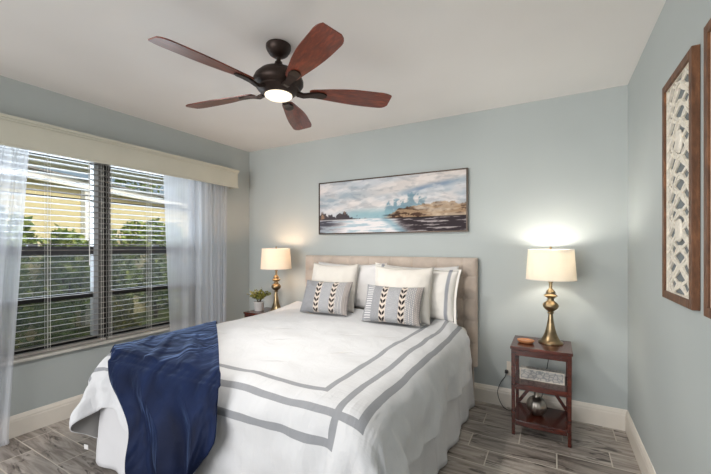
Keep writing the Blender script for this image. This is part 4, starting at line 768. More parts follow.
  [-494,-1,-1,-1,0,-1,0,-1,0,-1,-1,0,-1,0,-1,-1,3,1,0,0,0,0,0,0,0,0,-1,0,0,0,0,0,0,0,0,0,0,0,0,0,0,0,0,-1,1,0,0,0,0,0,0,0,0,0,0,0,0,0,0,0,0,0,0,0,0,0,0,0,-1,-1,1,0,0,1,0,1,0,0,1,0,0,1,1,0],
  [-524,0,-1,-1,-1,0,-1,0,-1,0,-1,0,-1,-1,0,0,2,0,0,0,0,0,0,0,0,0,0,0,0,0,0,0,0,0,-1,0,0,0,0,0,0,0,0,0,0,0,0,0,0,0,0,0,0,0,0,0,0,0,0,0,0,0,0,0,0,0,0,0,0,-1,1,0,0,0,1,0,1,0,0,1,0,1,0,1],
  [-553,-1,0,-1,-1,-1,0,0,-1,-1,0,-1,0,-1,-1,2,1,0,0,0,0,0,0,0,0,0,0,0,0,-1,0,0,0,0,0,0,0,0,0,0,0,0,0,0,0,0,0,0,0,0,0,0,0,0,0,0,0,0,0,0,0,0,0,0,0,0,0,0,0,-1,0,1,0,0,1,0,0,1,0,0,1,0,1,0],
  [-582,-1,-1,-1,0,-1,0,-1,0,-1,0,-1,0,-1,-1,2,0,0,1,-1,0,0,0,0,0,0,0,0,0,0,0,0,0,0,0,0,0,0,-1,0,0,0,0,0,0,0,0,0,0,0,0,0,0,0,0,0,0,0,0,0,0,0,0,1,0,0,0,-1,0,0,0,0,1,0,0,1,0,0,1,0,0,1,0,1],
  [-612,0,-1,-1,-1,0,-1,0,-1,0,-1,0,-1,0,-1,2,0,0,0,0,0,0,0,0,0,0,0,0,0,0,0,-1,0,0,0,0,0,0,0,0,0,0,0,0,0,0,0,0,0,0,0,0,0,0,0,0,0,0,0,0,0,0,0,0,0,0,0,0,0,0,0,0,0,1,0,0,1,0,0,1,0,0,1,1],
  [-641,-1,-1,0,-1,0,-1,0,-1,0,-1,-1,0,-1,1,0,1,0,0,0,0,0,0,0,0,-1,0,0,0,0,0,0,0,0,0,0,0,0,0,0,0,0,0,0,-1,0,0,0,0,0,0,0,0,0,1,0,0,0,0,0,0,0,0,0,0,0,0,0,0,-1,0,1,0,0,0,1,0,0,1,0,1,0,0,1],
  [-671,0,-1,-1,0,-1,0,-1,0,-1,0,-1,0,-1,1,0,0,0,0,0,0,0,0,0,0,0,0,0,0,0,0,0,0,0,-1,0,0,0,0,0,0,0,0,0,0,0,0,0,0,0,0,0,0,0,0,0,0,0,0,0,0,0,0,0,0,0,0,0,0,0,0,0,1,0,0,0,1,0,0,1,0,1,0,1],
  [-700,-1,0,-1,-1,0,-1,0,-1,0,-1,0,0,-1,0,1,0,0,0,0,0,0,0,0,0,0,0,-1,0,0,0,0,0,0,0,0,0,0,0,0,0,0,0,0,0,0,0,0,0,0,0,0,0,0,0,0,0,0,0,0,0,0,0,0,0,0,0,0,0,0,0,0,0,1,0,0,0,1,0,0,1,0,1,0],
  [-730,0,-1,0,-1,-1,0,0,-1,0,-1,0,-1,0,0,0,0,0,0,0,0,0,0,0,0,0,0,0,0,0,0,0,0,0,0,0,0,-1,0,0,0,0,0,0,0,0,0,0,0,0,0,0,0,0,0,0,0,0,0,0,0,0,0,0,0,0,0,0,0,0,0,1,0,0,0,1,0,0,1,0,0,1,0,1],
  [-759,-1,0,-1,0,-1,0,-1,0,-1,0,-1,0,0,0,0,0,0,0,0,0,0,0,0,0,0,0,0,0,-1,0,0,0,0,0,0,0,0,0,0,0,0,0,0,0,0,0,0,0,0,0,0,0,0,0,0,0,0,0,0,0,0,0,0,0,0,0,0,0,0,0,0,1,0,0,0,1,0,0,1,0,0,1,0],
  [-789,0,-1,0,-1,0,-1,0,-1,0,-1,0,0,-1,0,0,0,0,0,0,0,0,0,0,0,0,0,0,0,0,0,0,0,0,0,0,0,0,0,0,0,0,0,-1,0,0,0,0,0,0,0,0,0,0,0,0,0,0,0,0,0,1,0,0,0,0,0,0,0,0,0,0,0,0,1,0,0,1,0,0,1,0,0,1],
  [-818,-1,0,-1,0,-1,0,-1,0,0,-1,0,-1,0,0,0,0,0,0,0,0,0,0,0,0,0,0,0,0,0,0,-1,0,0,0,0,0,0,0,0,0,0,0,0,0,0,0,0,0,0,0,0,0,0,0,0,0,0,0,0,0,0,0,0,0,0,0,0,0,0,0,1,0,0,0,1,0,0,0,1,0,0,1,0],
  [-848,0,-1,0,-1,0,-1,0,0,-1,0,-1,0,0,0,0,0,0,0,0,0,-1,0,0,0,0,0,0,0,0,0,0,0,0,0,0,0,0,0,0,0,0,0,0,0,0,0,0,0,0,0,0,0,-1,1,-1,0,0,0,0,1,0,0,0,0,0,0,0,0,0,0,0,0,1,0,0,1,0,0,0,1,0,0,1],
  [-877,-1,0,-1,0,0,-1,0,-1,0,-1,0,0,0,-1,0,0,0,0,0,0,0,0,0,0,0,0,0,0,0,0,0,0,0,-1,0,0,0,0,0,0,0,0,0,0,0,0,0,0,0,0,0,0,0,0,0,0,0,0,0,0,0,0,0,0,0,0,1,-1,1,0,0,0,0,0,1,0,0,1,0,0,1,0,0],
  [-907,0,-1,0,-1,0,0,-1,0,-1,0,0,-1,0,0,0,0,0,0,0,0,0,0,0,-1,0,0,0,0,0,0,0,0,0,0,0,0,0,0,0,0,0,0,0,0,0,0,0,0,0,0,0,0,0,0,0,0,0,0,0,0,0,0,0,0,0,0,0,0,0,0,0,0,1,0,0,1,0,0,1,0,0,0,1],
  [-936,-1,0,-1,0,0,-1,0,-1,0,0,-1,0,0,0,0,0,0,-1,0,0,0,0,0,0,0,0,0,0,0,0,0,0,0,0,0,0,0,-1,0,0,0,0,0,0,0,0,0,0,0,0,0,0,0,0,0,0,0,0,0,0,0,0,0,1,0,0,0,0,0,0,0,0,1,0,0,0,1,0,0,0,1,0,0],
  [-966,0,-1,0,0,-1,0,-1,0,0,-1,0,0,-1,0,0,0,0,0,0,0,0,0,0,0,0,0,-1,0,0,0,0,0,0,0,0,0,0,0,0,0,0,0,0,0,0,0,0,0,0,0,0,0,0,0,0,0,0,0,0,0,0,0,0,0,0,0,0,0,0,1,0,0,0,0,1,0,0,0,1,0,0,0,1],
  [-995,-1,0,0,-1,0,-1,0,0,-1,0,0,-1,0,0,0,0,0,0,0,0,-1,0,0,0,0,0,0,0,0,0,0,0,0,0,0,0,0,0,0,0,0,0,0,0,0,0,0,0,0,0,0,0,-1,0,0,0,1,0,-1,1,0,0,0,0,0,0,0,0,0,0,0,0,1,0,0,0,1,0,0,1,0,0,0],
  [-1025,0,-1,0,0,-1,0,0,-1,0,0,-1,0,0,0,0,-1,0,0,0,0,0,0,0,0,0,0,0,0,0,-1,0,0,0,0,0,0,0,0,0,0,0,0,0,0,0,0,0,0,0,0,0,0,0,0,0,0,0,0,0,0,0,0,0,0,0,0,0,1,0,0,0,0,0,0,1,0,0,0,1,0,0,0,1],
  [-1055,0,0,0,-1,0,0,-1,0,-1,0,0,0,-1,0,0,0,0,0,0,0,0,0,0,-1,0,0,0,0,0,0,0,0,0,0,0,0,0,0,0,0,0,0,0,0,0,-1,1,0,0,0,0,0,0,0,0,0,0,0,0,0,0,0,0,0,0,0,0,0,0,0,0,1,0,0,0,1,0,0,1,0,0,0,0],
  [-1084,0,-1,0,0,-1,0,0,-1,0,0,-1,0,0,0,0,0,0,0,-1,0,0,0,0,0,0,0,0,0,0,0,0,0,-1,0,0,0,0,0,0,0,0,0,0,0,0,0,0,0,0,0,0,0,0,0,0,0,0,0,0,0,0,0,0,0,1,0,0,0,0,0,0,0,0,1,0,0,0,1,0,0,0,1,0],
  [-1114,0,0,0,-1,0,0,-1,0,0,-1,0,0,0,0,-1,0,0,0,0,0,0,0,0,0,0,-1,0,0,0,0,0,0,0,0,0,0,0,0,0,0,0,0,0,0,0,0,0,0,0,0,0,0,0,0,0,0,0,0,0,0,0,0,0,0,0,0,0,0,1,0,0,0,0,0,1,0,0,0,1,0,0,0,0],
  [-1143,0,0,-1,0,0,-1,0,0,-1,0,0,0,-1,0,0,0,0,0,0,0,-1,0,0,0,0,0,0,0,0,0,0,0,0,0,0,0,0,-1,0,0,0,0,0,0,0,0,0,0,0,0,0,0,0,0,0,0,0,1,0,0,0,0,0,0,0,0,0,0,0,0,0,1,0,0,0,0,1,0,0,0,1,0,0],
  [-1173,0,0,0,0,-1,0,0,-1,0,0,-1,0,0,0,0,0,-1,0,0,0,0,0,0,0,0,0,0,0,0,-1,0,0,0,0,0,0,0,0,0,0,0,0,0,0,0,0,0,0,0,0,0,0,0,0,0,0,0,0,0,0,0,0,0,0,0,1,0,0,0,0,0,0,0,1,0,0,0,0,1,0,0,0,0],
  [-1202,0,0,-1,0,0,-1,0,0,-1,0,0,0,0,-1,0,0,0,0,0,0,0,0,-1,0,0,0,0,0,0,0,0,0,0,0,0,0,0,0,0,0,0,0,0,0,0,-1,1,-1,1,-1,1,0,0,0,0,0,0,0,0,0,0,0,0,0,0,0,0,0,0,0,1,0,0,0,0,1,0,0,0,0,1,0,0],
  [-1231,-1,0,0,0,-1,0,0,-1,0,0,0,-1,0,0,0,0,0,0,-1,0,0,0,0,0,0,0,0,0,0,0,0,0,-1,0,0,0,0,0,0,0,0,0,0,0,0,0,0,0,0,0,0,0,0,0,0,0,0,0,0,0,0,0,1,0,0,0,0,0,0,0,0,0,1,0,0,0,0,1,0,0,0,0,1],
  [-1261,0,0,0,-1,0,0,-1,0,0,-1,0,0,0,0,-1,0,0,0,0,0,0,0,0,0,-1,0,0,0,0,0,0,0,0,0,0,0,0,0,0,0,0,0,0,0,0,0,0,0,0,0,0,0,0,0,0,0,0,0,0,0,0,0,0,0,0,0,0,1,0,0,0,0,0,0,1,0,0,0,1,0,0,0,0],
  [-1290,0,-1,0,0,0,-1,0,0,-1,0,0,0,-1,0,0,0,0,0,0,-1,0,0,0,0,0,0,0,0,0,0,0,0,0,0,0,0,0,-1,0,0,0,0,0,0,0,0,0,0,0,0,0,0,0,0,0,0,0,0,0,1,0,0,0,0,0,0,0,0,0,0,0,1,0,0,0,1,0,0,0,0,0,1,0],
  [-1320,0,0,0,0,-1,0,0,-1,0,0,-1,0,0,0,0,0,-1,0,0,0,0,0,0,0,0,0,0,-1,0,0,0,0,0,0,0,0,0,0,0,0,0,0,0,0,0,0,0,0,0,0,0,0,0,0,0,0,0,0,0,0,0,0,0,0,0,1,0,0,0,0,0,0,0,1,0,0,0,1,0,0,0,0,0],
  [-1349,0,0,-1,0,0,0,-1,0,0,-1,0,0,0,-1,0,0,0,0,0,0,-1,0,0,0,0,0,0,0,0,0,0,0,0,0,0,0,0,0,0,0,0,0,0,0,-1,0,0,0,0,0,0,0,0,0,0,0,1,0,0,0,0,0,0,0,0,0,0,0,0,1,0,0,0,0,1,0,0,0,0,1,0,0,0],
  [-1378,-1,0,0,0,-1,0,0,0,-1,0,0,-1,0,0,0,0,0,-1,0,0,0,0,0,0,0,0,0,0,0,0,-1,0,0,0,0,0,0,0,0,0,0,0,0,0,0,0,0,0,0,0,0,0,0,0,0,0,0,0,0,0,0,0,0,1,0,0,0,0,0,0,0,1,0,0,0,0,1,0,0,0,0,0,1],
  [-1408,0,0,0,-1,0,0,0,-1,0,0,-1,0,0,0,-1,0,0,0,0,0,0,0,-1,0,0,0,0,0,0,0,0,0,0,0,0,0,0,0,0,0,0,0,0,0,0,0,0,0,0,0,0,0,0,0,0,0,0,0,0,0,0,0,0,0,0,0,0,1,0,0,0,0,0,1,0,0,0,0,1,0,0,0,0],
  [-1437,0,-1,0,0,0,-1,0,0,-1,0,0,0,-1,0,0,0,0,0,-1,0,0,0,0,0,0,0,0,0,0,0,0,0,0,0,0,0,0,-1,0,0,0,0,0,0,0,0,0,0,0,0,0,0,0,0,0,0,0,0,0,0,0,0,1,0,0,0,0,0,0,0,1,0,0,0,0,1,0,0,0,0,1,0,0],
  [-1467,0,0,0,0,-1,0,0,-1,0,0,0,-1,0,0,0,0,-1,0,0,0,0,0,0,0,-1,0,0,0,0,0,0,0,0,0,0,0,0,0,0,0,0,0,0,0,0,0,0,0,0,0,0,0,0,0,0,0,0,0,0,0,0,0,0,0,0,0,1,0,0,0,0,0,1,0,0,0,1,0,0,0,0,0,0],
  [-1496,0,0,-1,0,0,0,-1,0,0,0,-1,0,0,0,-1,0,0,0,0,0,-1,0,0,0,0,0,0,0,0,0,0,0,0,0,0,0,0,0,0,0,0,0,0,0,0,0,0,-1,0,0,0,0,0,0,0,0,0,0,0,0,1,0,0,0,0,0,0,0,0,1,0,0,0,0,1,0,0,0,1,0,0,0,0],
  [-1526,0,0,0,0,0,-1,0,0,-1,0,0,0,-1,0,0,0,0,-1,0,0,0,0,0,0,0,0,0,-1,0,0,0,0,0,0,0,0,0,0,0,0,0,0,0,0,0,0,0,0,0,0,0,0,0,0,0,0,0,0,0,0,0,0,0,0,0,1,0,0,0,0,0,1,0,0,0,1,0,0,0,0,0,1,0],
  [-1555,0,0,0,-1,0,0,0,-1,0,0,0,-1,0,0,0,-1,0,0,0,0,0,0,-1,0,0,0,0,0,0,0,0,0,0,0,0,0,0,0,0,0,0,0,0,0,0,0,0,0,0,0,0,0,0,0,0,0,0,0,0,0,0,0,0,0,0,0,0,0,1,0,0,0,0,1,0,0,0,1,0,0,0,0,0],
  [-1584,0,-1,0,0,0,0,-1,0,0,-1,0,0,0,-1,0,0,0,0,-1,0,0,0,0,0,0,0,0,0,0,0,0,0,0,0,-1,1,-1,0,0,0,0,0,0,0,0,0,0,0,0,0,0,0,0,0,0,0,0,0,0,0,0,0,0,1,0,0,0,0,0,0,0,1,0,0,1,0,0,0,0,1,0,0,0],
  [-1614,0,0,0,0,-1,0,0,0,-1,0,0,-1,0,0,0,0,-1,0,0,0,0,0,0,0,-1,0,0,0,0,0,0,0,0,0,0,0,0,0,0,0,0,0,0,0,0,0,0,0,0,0,0,0,0,0,0,0,0,0,0,0,0,0,0,0,0,0,0,1,0,0,0,0,1,0,0,1,0,0,0,0,0,0,1],
  [-1643,0,0,-1,0,0,0,0,-1,0,0,-1,0,0,-1,0,0,0,0,0,-1,0,0,0,0,0,0,0,0,0,0,0,0,0,0,0,0,0,0,0,0,0,0,0,0,0,0,0,0,-1,1,-1,1,-1,0,0,0,0,0,0,0,0,1,0,0,0,0,0,0,0,0,1,0,0,1,0,0,0,1,0,0,0,0,0],
  [-1672,-1,0,0,0,0,-1,0,0,0,-1,0,0,-1,0,0,0,0,-1,0,0,0,0,0,0,0,0,0,-1,0,0,0,0,0,0,0,0,0,0,0,0,0,0,0,0,0,0,0,0,0,0,0,0,0,0,0,0,0,0,0,0,0,0,0,0,0,0,1,0,0,0,0,1,0,0,1,0,0,0,0,0,1,0,0],
  [-1702,0,0,0,0,-1,0,0,-1,0,0,0,-1,0,0,-1,0,0,0,0,0,0,0,-1,0,0,0,0,0,0,0,0,0,0,0,0,0,0,0,0,0,0,0,0,0,0,0,0,0,0,0,0,0,0,0,0,0,0,0,0,0,0,0,0,0,0,0,0,0,0,1,0,0,1,0,0,0,1,0,0,0,0,0,1],
  [-1731,0,0,-1,0,0,0,-1,0,0,0,-1,0,0,-1,0,0,0,0,-1,0,0,0,0,0,0,0,0,0,0,0,0,0,0,0,0,0,0,0,0,-1,0,0,0,0,0,0,0,0,0,0,0,0,0,0,0,0,0,0,0,0,0,0,0,0,0,1,0,0,0,0,1,0,0,1,0,0,0,0,1,0,0,0,0],
  [-1761,1,-1,0,0,0,-1,0,0,-1,0,0,-1,0,0,0,-1,0,0,0,0,0,0,0,0,0,0,-1,0,0,0,0,0,0,0,0,0,0,0,0,0,0,0,0,0,0,0,0,0,0,0,0,0,0,0,0,0,0,0,0,0,0,0,0,0,0,0,0,0,1,0,0,1,0,0,1,0,0,0,0,0,0,1,0],
  [-1790,0,0,0,-1,0,0,0,-1,0,0,-1,0,0,-1,0,0,0,0,-1,0,0,0,0,0,0,0,0,0,0,0,0,0,0,0,0,0,0,0,0,0,0,0,0,0,0,0,0,0,0,0,0,0,0,0,0,-1,1,0,0,0,0,-1,1,0,0,0,0,0,0,0,1,0,1,0,0,1,0,0,0,0,0,1,0],
  [-1819,0,0,0,0,-1,0,-1,0,0,-1,0,0,-1,0,0,-1,0,0,0,0,0,0,0,0,0,0,0,0,0,0,0,0,0,0,-1,0,0,0,0,0,0,0,0,0,0,0,0,0,0,0,0,0,0,0,0,0,0,0,0,0,0,0,0,0,0,0,0,0,1,0,1,0,0,1,0,1,0,-1,1,2,3,0,-3],
  [-1849,1,0,0,0,0,-1,-1,0,-1,0,0,-1,0,-1,0,0,0,0,0,0,0,0,0,0,-1,0,0,0,0,0,0,0,0,0,0,0,0,0,0,0,0,0,0,0,0,0,0,0,0,0,0,0,0,0,0,0,0,0,0,0,0,0,0,0,0,0,0,0,0,1,0,1,0,1,0,0,0,3,6,2,-1,-2,-4],
  [-1878,0,1,0,0,0,0,-1,-2,0,0,0,-1,-1,0,0,-1,0,0,0,0,0,0,0,0,0,0,0,0,0,0,0,0,0,0,0,0,0,0,0,0,0,0,0,0,0,0,0,0,0,0,0,0,0,0,0,-1,0,1,-1,0,0,0,0,0,0,0,0,1,0,0,1,1,2,-1,0,1,7,6,0,-2,-1,-3,-4],
  [-1907,0,1,0,0,0,-1,0,0,-2,0,-1,0,-1,-1,0,0,0,0,0,0,0,0,0,0,0,0,0,0,0,0,0,0,0,0,0,0,0,0,0,-1,1,-1,0,0,0,0,0,0,0,0,0,0,0,0,0,0,0,0,0,0,0,0,0,0,0,0,0,0,0,1,0,2,1,3,3,2,2,4,0,2,-4,-4,-3],
  [-1937,2,2,-2,0,0,1,0,-3,0,0,-1,-2,-1,0,0,-1,0,0,0,0,1,-1,1,0,0,0,0,0,0,0,0,0,-1,0,0,0,0,0,0,0,0,0,0,0,0,0,0,0,0,0,0,0,0,0,0,0,0,0,0,0,0,0,0,0,0,0,0,0,0,0,2,2,2,2,2,2,6,0,0,2,-4,-2,8],
  [-1959,-5,2,-1,-1,2,1,2,-7,1,0,-1,-3,-1,-1,0,0,0,0,0,0,0,0,0,0,0,0,0,0,0,0,0,0,0,0,0,0,0,0,0,0,0,0,0,0,0,0,0,0,0,0,0,0,0,0,0,0,0,0,0,0,-1,0,0,0,0,0,0,0,0,1,1,3,2,4,0,7,1,1,0,1,3,0,-1],
  [-1988,3,-6,-1,0,2,1,1,1,1,-4,-4,-3,-3,-1,0,0,0,1,0,0,0,0,0,0,0,0,0,0,0,0,0,0,0,0,0,0,0,0,0,0,0,0,-1,0,0,0,0,0,0,0,0,0,0,0,0,0,0,0,0,0,0,0,0,0,0,0,-1,0,0,0,3,4,4,2,4,4,-1,1,1,11,9,-14,3],
  [-1996,-14,0,-4,-2,-1,0,-1,3,-1,-1,-6,-4,-3,-1,1,0,0,0,0,0,1,0,0,0,0,0,0,0,0,0,0,0,0,0,0,0,0,0,-1,0,0,0,0,0,0,0,0,0,0,0,0,0,0,0,0,0,0,0,0,0,0,0,0,0,-1,0,0,-1,0,0,3,4,7,5,9,1,-8,8,10,7,7,7,-12],
  [-2016,-8,1,4,6,-2,-4,-8,-8,-3,-6,-1,-8,-5,-1,1,1,0,0,1,0,0,0,0,0,0,0,0,0,0,0,0,0,0,0,0,0,0,0,0,0,0,0,0,0,0,0,0,0,0,0,0,0,0,0,-1,0,0,0,0,0,0,0,0,0,0,0,-1,-1,-1,0,2,11,0,17,0,-2,4,8,7,0,13,-1,-4],
  [-2003,-23,14,-4,-8,-9,-10,-11,-2,-10,10,-14,-8,-2,-2,2,0,1,1,0,0,0,0,0,0,0,0,0,0,0,0,0,0,0,0,0,0,0,0,0,0,0,0,0,0,0,0,0,0,0,0,0,0,0,0,0,-1,0,0,0,0,0,0,0,0,0,-1,1,-1,-2,-2,12,-3,16,5,8,12,-8,-3,3,4,19,-11,6],
  [-2012,-5,-11,-11,-11,-10,-9,-5,-6,17,-16,2,-20,2,-1,-3,7,-6,7,-4,1,0,0,1,0,0,0,-1,1,0,0,0,0,0,0,0,0,0,0,0,0,0,-1,0,1,0,0,0,0,0,-1,1,0,0,-1,0,0,0,0,0,0,0,0,0,-1,2,-5,-1,7,-6,7,-7,19,-6,16,14,-7,13,1,4,-3,2,22,-19],
  [-2035,-8,-12,-10,-9,-5,-3,0,17,-17,8,-23,-15,11,-3,3,-11,14,-8,3,3,-2,0,0,1,-1,1,0,0,0,0,0,-1,0,1,0,0,0,0,0,-1,0,0,1,0,0,0,-1,0,1,0,0,0,0,-1,0,0,1,0,0,0,-1,0,-1,2,-5,6,0,-12,6,-4,17,-11,18,-9,17,13,-12,11,11,11,8,6,-4],
  [-2061,-5,-10,-8,-2,0,4,19,-14,4,-21,-21,-8,18,2,2,-17,17,-6,5,-3,1,2,-1,0,0,0,0,0,0,0,0,0,0,0,0,0,0,0,0,0,0,0,0,0,0,0,0,0,0,0,0,0,0,0,0,0,0,0,0,0,0,0,1,-3,-4,9,-2,-18,0,1,26,-18,0,17,-12,16,20,-8,-5,14,13,8,4],
  [-2079,-8,-3,1,2,6,18,1,-9,-21,-17,-22,3,19,3,4,-22,20,1,1,-3,0,3,-1,0,0,0,0,0,0,0,0,0,0,0,0,0,0,0,0,0,0,0,0,0,0,0,0,0,0,0,0,0,0,0,0,0,0,0,0,0,0,0,-1,-5,0,10,-5,-21,-7,7,27,-4,-25,20,-14,19,7,23,4,-14,-4,13,11],
  [-2093,-1,2,5,8,16,5,-10,-22,-15,-22,-13,18,7,15,-6,-23,19,10,-2,-2,-1,3,0,-1,0,0,0,0,0,0,0,0,0,0,0,0,0,0,0,0,0,0,0,0,0,0,0,0,0,0,0,0,0,0,0,0,0,0,0,0,0,0,-3,-5,2,10,-8,-23,-10,8,27,8,-25,-10,20,-11,24,5,21,14,-8,-23,-1],
  [-2096,5,5,9,14,7,-10,-20,-17,-18,-22,-2,21,20,2,-7,-25,17,15,2,-3,-1,1,1,-1,0,0,0,0,0,0,0,0,0,0,0,0,0,0,0,0,0,0,0,0,0,0,0,0,0,0,0,0,0,0,0,0,0,0,0,0,0,-1,-4,-4,5,8,-11,-24,-12,5,29,16,-16,-24,0,21,-5,25,3,12,22,-9,-20],
  [-2089,6,10,12,7,-9,-20,-18,-14,-23,-17,9,25,18,1,-11,-25,15,17,6,-2,-2,1,1,-1,0,0,0,0,0,0,0,0,0,0,0,0,0,0,0,0,0,0,0,0,0,0,0,0,0,0,0,0,0,0,0,0,0,0,0,0,0,-2,-5,-2,8,3,-11,-26,-13,3,29,21,-8,-27,-7,4,21,1,25,10,-1,25,-6],
  [-2079,9,11,6,-7,-19,-20,-13,-20,-23,-6,16,26,17,0,-15,-25,13,19,8,1,-2,0,0,0,0,0,0,0,0,0,0,0,0,0,0,0,0,0,0,0,0,0,0,0,0,0,0,0,0,0,0,0,0,0,0,0,0,0,0,0,-1,-3,-5,0,10,-1,-12,-27,-13,-1,27,28,0,-27,-13,9,-3,24,3,24,13,-2,25],
  [-2067,10,5,-5,-19,-21,-14,-14,-24,-19,3,21,27,15,-2,-17,-25,11,20,11,3,-1,-1,0,0,0,0,0,0,0,0,0,0,0,0,0,0,0,0,0,0,0,0,0,0,0,0,0,0,0,0,0,0,0,0,0,0,0,0,0,0,-2,-4,-4,2,11,-8,-10,-28,-13,-1,23,26,13,-25,-19,13,-2,3,26,2,24,13,4],
  [-2056,5,-4,-18,-21,-15,-12,-22,-23,-10,9,25,27,14,-4,-22,-23,10,20,14,4,0,0,-1,0,0,0,0,0,0,0,0,0,0,0,0,0,0,0,0,0,0,0,0,-1,0,1,0,0,0,0,0,0,0,0,0,0,0,0,0,-1,-2,-4,-3,3,10,-2,-22,-26,-11,-2,16,25,26,-21,-18,-7,19,-10,13,27,1,24,14],
  [-2049,-3,-18,-21,-18,-10,-19,-23,-14,-9,18,27,26,13,-7,-25,-22,8,21,15,7,1,0,-1,0,0,0,0,0,0,0,0,0,0,0,0,0,0,0,0,0,1,0,-1,-1,0,1,0,1,-1,0,0,0,0,0,0,0,0,0,0,-1,-2,-5,-2,5,6,0,-27,-25,5,2,-11,29,28,1,-24,-20,19,-4,-5,24,26,-1,24],
  [-2051,-15,-23,-18,-11,-16,-20,-19,-18,6,21,28,24,12,-11,-26,-20,5,22,16,9,2,0,0,0,0,-1,1,0,0,0,0,0,0,0,0,0,-1,0,1,0,1,0,-1,-1,0,1,0,1,0,-1,0,0,0,0,0,0,0,0,-1,-1,-2,-4,-2,7,2,-3,-14,-31,12,8,-24,20,21,21,-13,-26,-8,21,-16,11,25,26,-4],
  [-2063,-22,-20,-13,-14,-16,-22,-22,-4,10,23,29,24,9,-13,-28,-18,3,21,18,10,4,1,0,-1,0,0,0,1,0,0,0,0,0,1,0,-1,-1,0,0,2,0,0,-1,-2,1,0,1,1,0,0,-1,0,0,0,0,0,0,-1,0,-1,-2,-4,-1,4,-1,-12,3,-26,-17,29,-7,-10,29,26,-1,-16,-23,6,-10,0,25,24,23],
  [-2082,-21,-16,-13,-13,-22,-22,-8,-3,14,25,28,25,6,-16,-28,-17,1,18,21,12,5,2,0,0,0,0,1,-1,0,0,0,1,0,0,0,0,-1,0,1,0,1,0,-2,0,-1,2,0,1,0,-1,0,0,0,0,0,0,-1,0,-1,-1,-2,-2,-2,-2,-5,1,-5,-10,-29,15,22,-22,17,13,10,16,-20,-22,0,-3,6,25,24],
 ],
 [
  [341,30,29,30,30,29,30,30,30,29,28,21,17,19,18,19,20,0,0,0,0,0,-1,0,-1,0,-1,0,-1,-1,0,-1,-1,-1,-1,-1,-1,0,-1,-1,-1,-1,-1,0,-1,-1,0,-1,0,0,-1,0,0,0,0,0,0,1,0,0,1,0,1,1,0,1,1,1,-19,-16,-17,-16,-17,-24,-28,-30,-30,-29,-30,-30,-29,-30,-30,-29],
  [340,30,29,30,30,29,30,30,30,29,28,22,17,19,19,21,10,-1,-1,0,0,-1,0,-1,0,-1,0,-1,-1,0,-1,-1,-1,-1,-1,-1,-1,-1,0,-1,-1,-1,-1,-1,-1,0,-1,0,-1,0,0,-1,0,0,0,0,1,0,1,0,1,0,1,1,1,1,1,2,-7,-21,-16,-16,-18,-23,-28,-30,-30,-30,-29,-30,-30,-29,-30,-30],
  [339,30,30,29,30,29,30,30,30,30,27,22,18,19,21,10,14,-4,-1,-1,0,0,-1,0,-1,0,-1,-1,0,-1,-1,-1,0,-2,0,-1,-1,-1,-1,-1,-1,-1,-1,-1,0,-1,-1,0,-1,0,0,-1,0,0,0,0,1,0,1,1,0,1,1,1,1,1,1,5,-10,-8,-23,-13,-20,-23,-28,-30,-30,-29,-30,-30,-29,-30,-30,-29],
  [338,30,30,29,30,30,29,30,30,29,28,23,18,21,11,17,10,-7,-1,0,-1,0,0,-1,0,-1,-1,0,-1,0,-1,-1,-1,0,-1,-1,-1,-1,-1,-1,-1,0,-1,-1,-1,0,-1,0,-1,0,0,-1,0,0,0,1,0,0,1,0,1,1,0,1,1,1,1,6,-5,-16,-8,-22,-17,-24,-27,-30,-30,-30,-30,-29,-30,-29,-30,-30],
  [337,30,30,29,30,30,29,30,29,30,27,23,22,13,14,19,5,-8,-1,0,0,-1,0,-1,0,0,-1,0,-1,0,-1,-1,0,-1,-1,-1,0,-1,-1,-1,0,-1,-1,0,-1,0,-1,0,0,-1,0,0,0,0,0,0,0,0,0,1,0,1,0,1,0,1,0,6,0,-14,-15,-11,-22,-23,-28,-30,-30,-30,-29,-30,-29,-30,-30,-29],
  [336,30,30,29,30,30,29,30,29,30,27,24,19,12,18,17,0,-8,-1,1,-1,0,0,0,0,-1,0,0,-1,0,-1,0,-1,0,-1,-1,0,-1,0,-1,0,-1,0,-1,0,0,-1,0,0,0,-1,0,0,0,0,0,0,0,0,0,0,0,0,1,0,0,-1,4,5,-10,-18,-12,-18,-25,-28,-30,-30,-29,-30,-29,-30,-30,-29,-30],
  [335,30,30,29,30,29,30,29,30,30,27,24,16,15,21,12,-5,-7,1,0,0,0,0,0,0,0,0,0,0,-1,0,-1,0,0,-1,0,0,-1,0,-1,0,0,0,-1,0,0,0,0,0,0,0,0,0,0,-1,0,0,0,-1,0,-1,0,0,0,-1,0,-1,1,7,-5,-18,-12,-19,-25,-28,-30,-30,-29,-29,-30,-30,-29,-30,-30],
  [334,30,30,29,30,29,30,29,30,29,28,24,17,15,21,7,-8,-4,1,1,0,1,0,0,0,0,1,-1,0,0,0,0,-1,0,0,0,0,0,-1,0,0,0,0,0,1,-1,0,1,0,0,-1,0,0,0,-1,0,0,0,-1,-1,-1,-1,0,-1,0,-1,-2,-1,4,3,-17,-14,-19,-25,-28,-30,-29,-30,-29,-30,-29,-30,-30,-29],
  [333,30,30,29,30,29,30,29,30,29,28,24,18,16,20,0,-8,-1,1,2,0,1,0,1,0,0,1,0,0,0,0,0,0,0,0,0,0,0,0,0,0,1,0,0,-1,0,0,0,0,1,-1,0,0,0,-1,0,0,0,-1,-1,-1,-1,-1,-1,0,-2,-3,-2,1,6,-11,-17,-19,-26,-28,-29,-30,-30,-29,-30,-29,-30,-29,-30],
  [332,30,30,29,30,29,30,29,29,30,28,25,16,21,14,-5,-5,1,2,2,0,1,1,1,0,0,2,0,0,0,0,0,0,1,0,1,-1,0,0,0,0,0,0,1,-1,0,0,0,0,0,0,0,0,-1,0,0,0,0,-1,-1,-1,-1,-1,-1,-1,-2,-2,-4,-3,6,-5,-19,-19,-25,-28,-30,-30,-29,-30,-29,-30,-29,-30,-30],
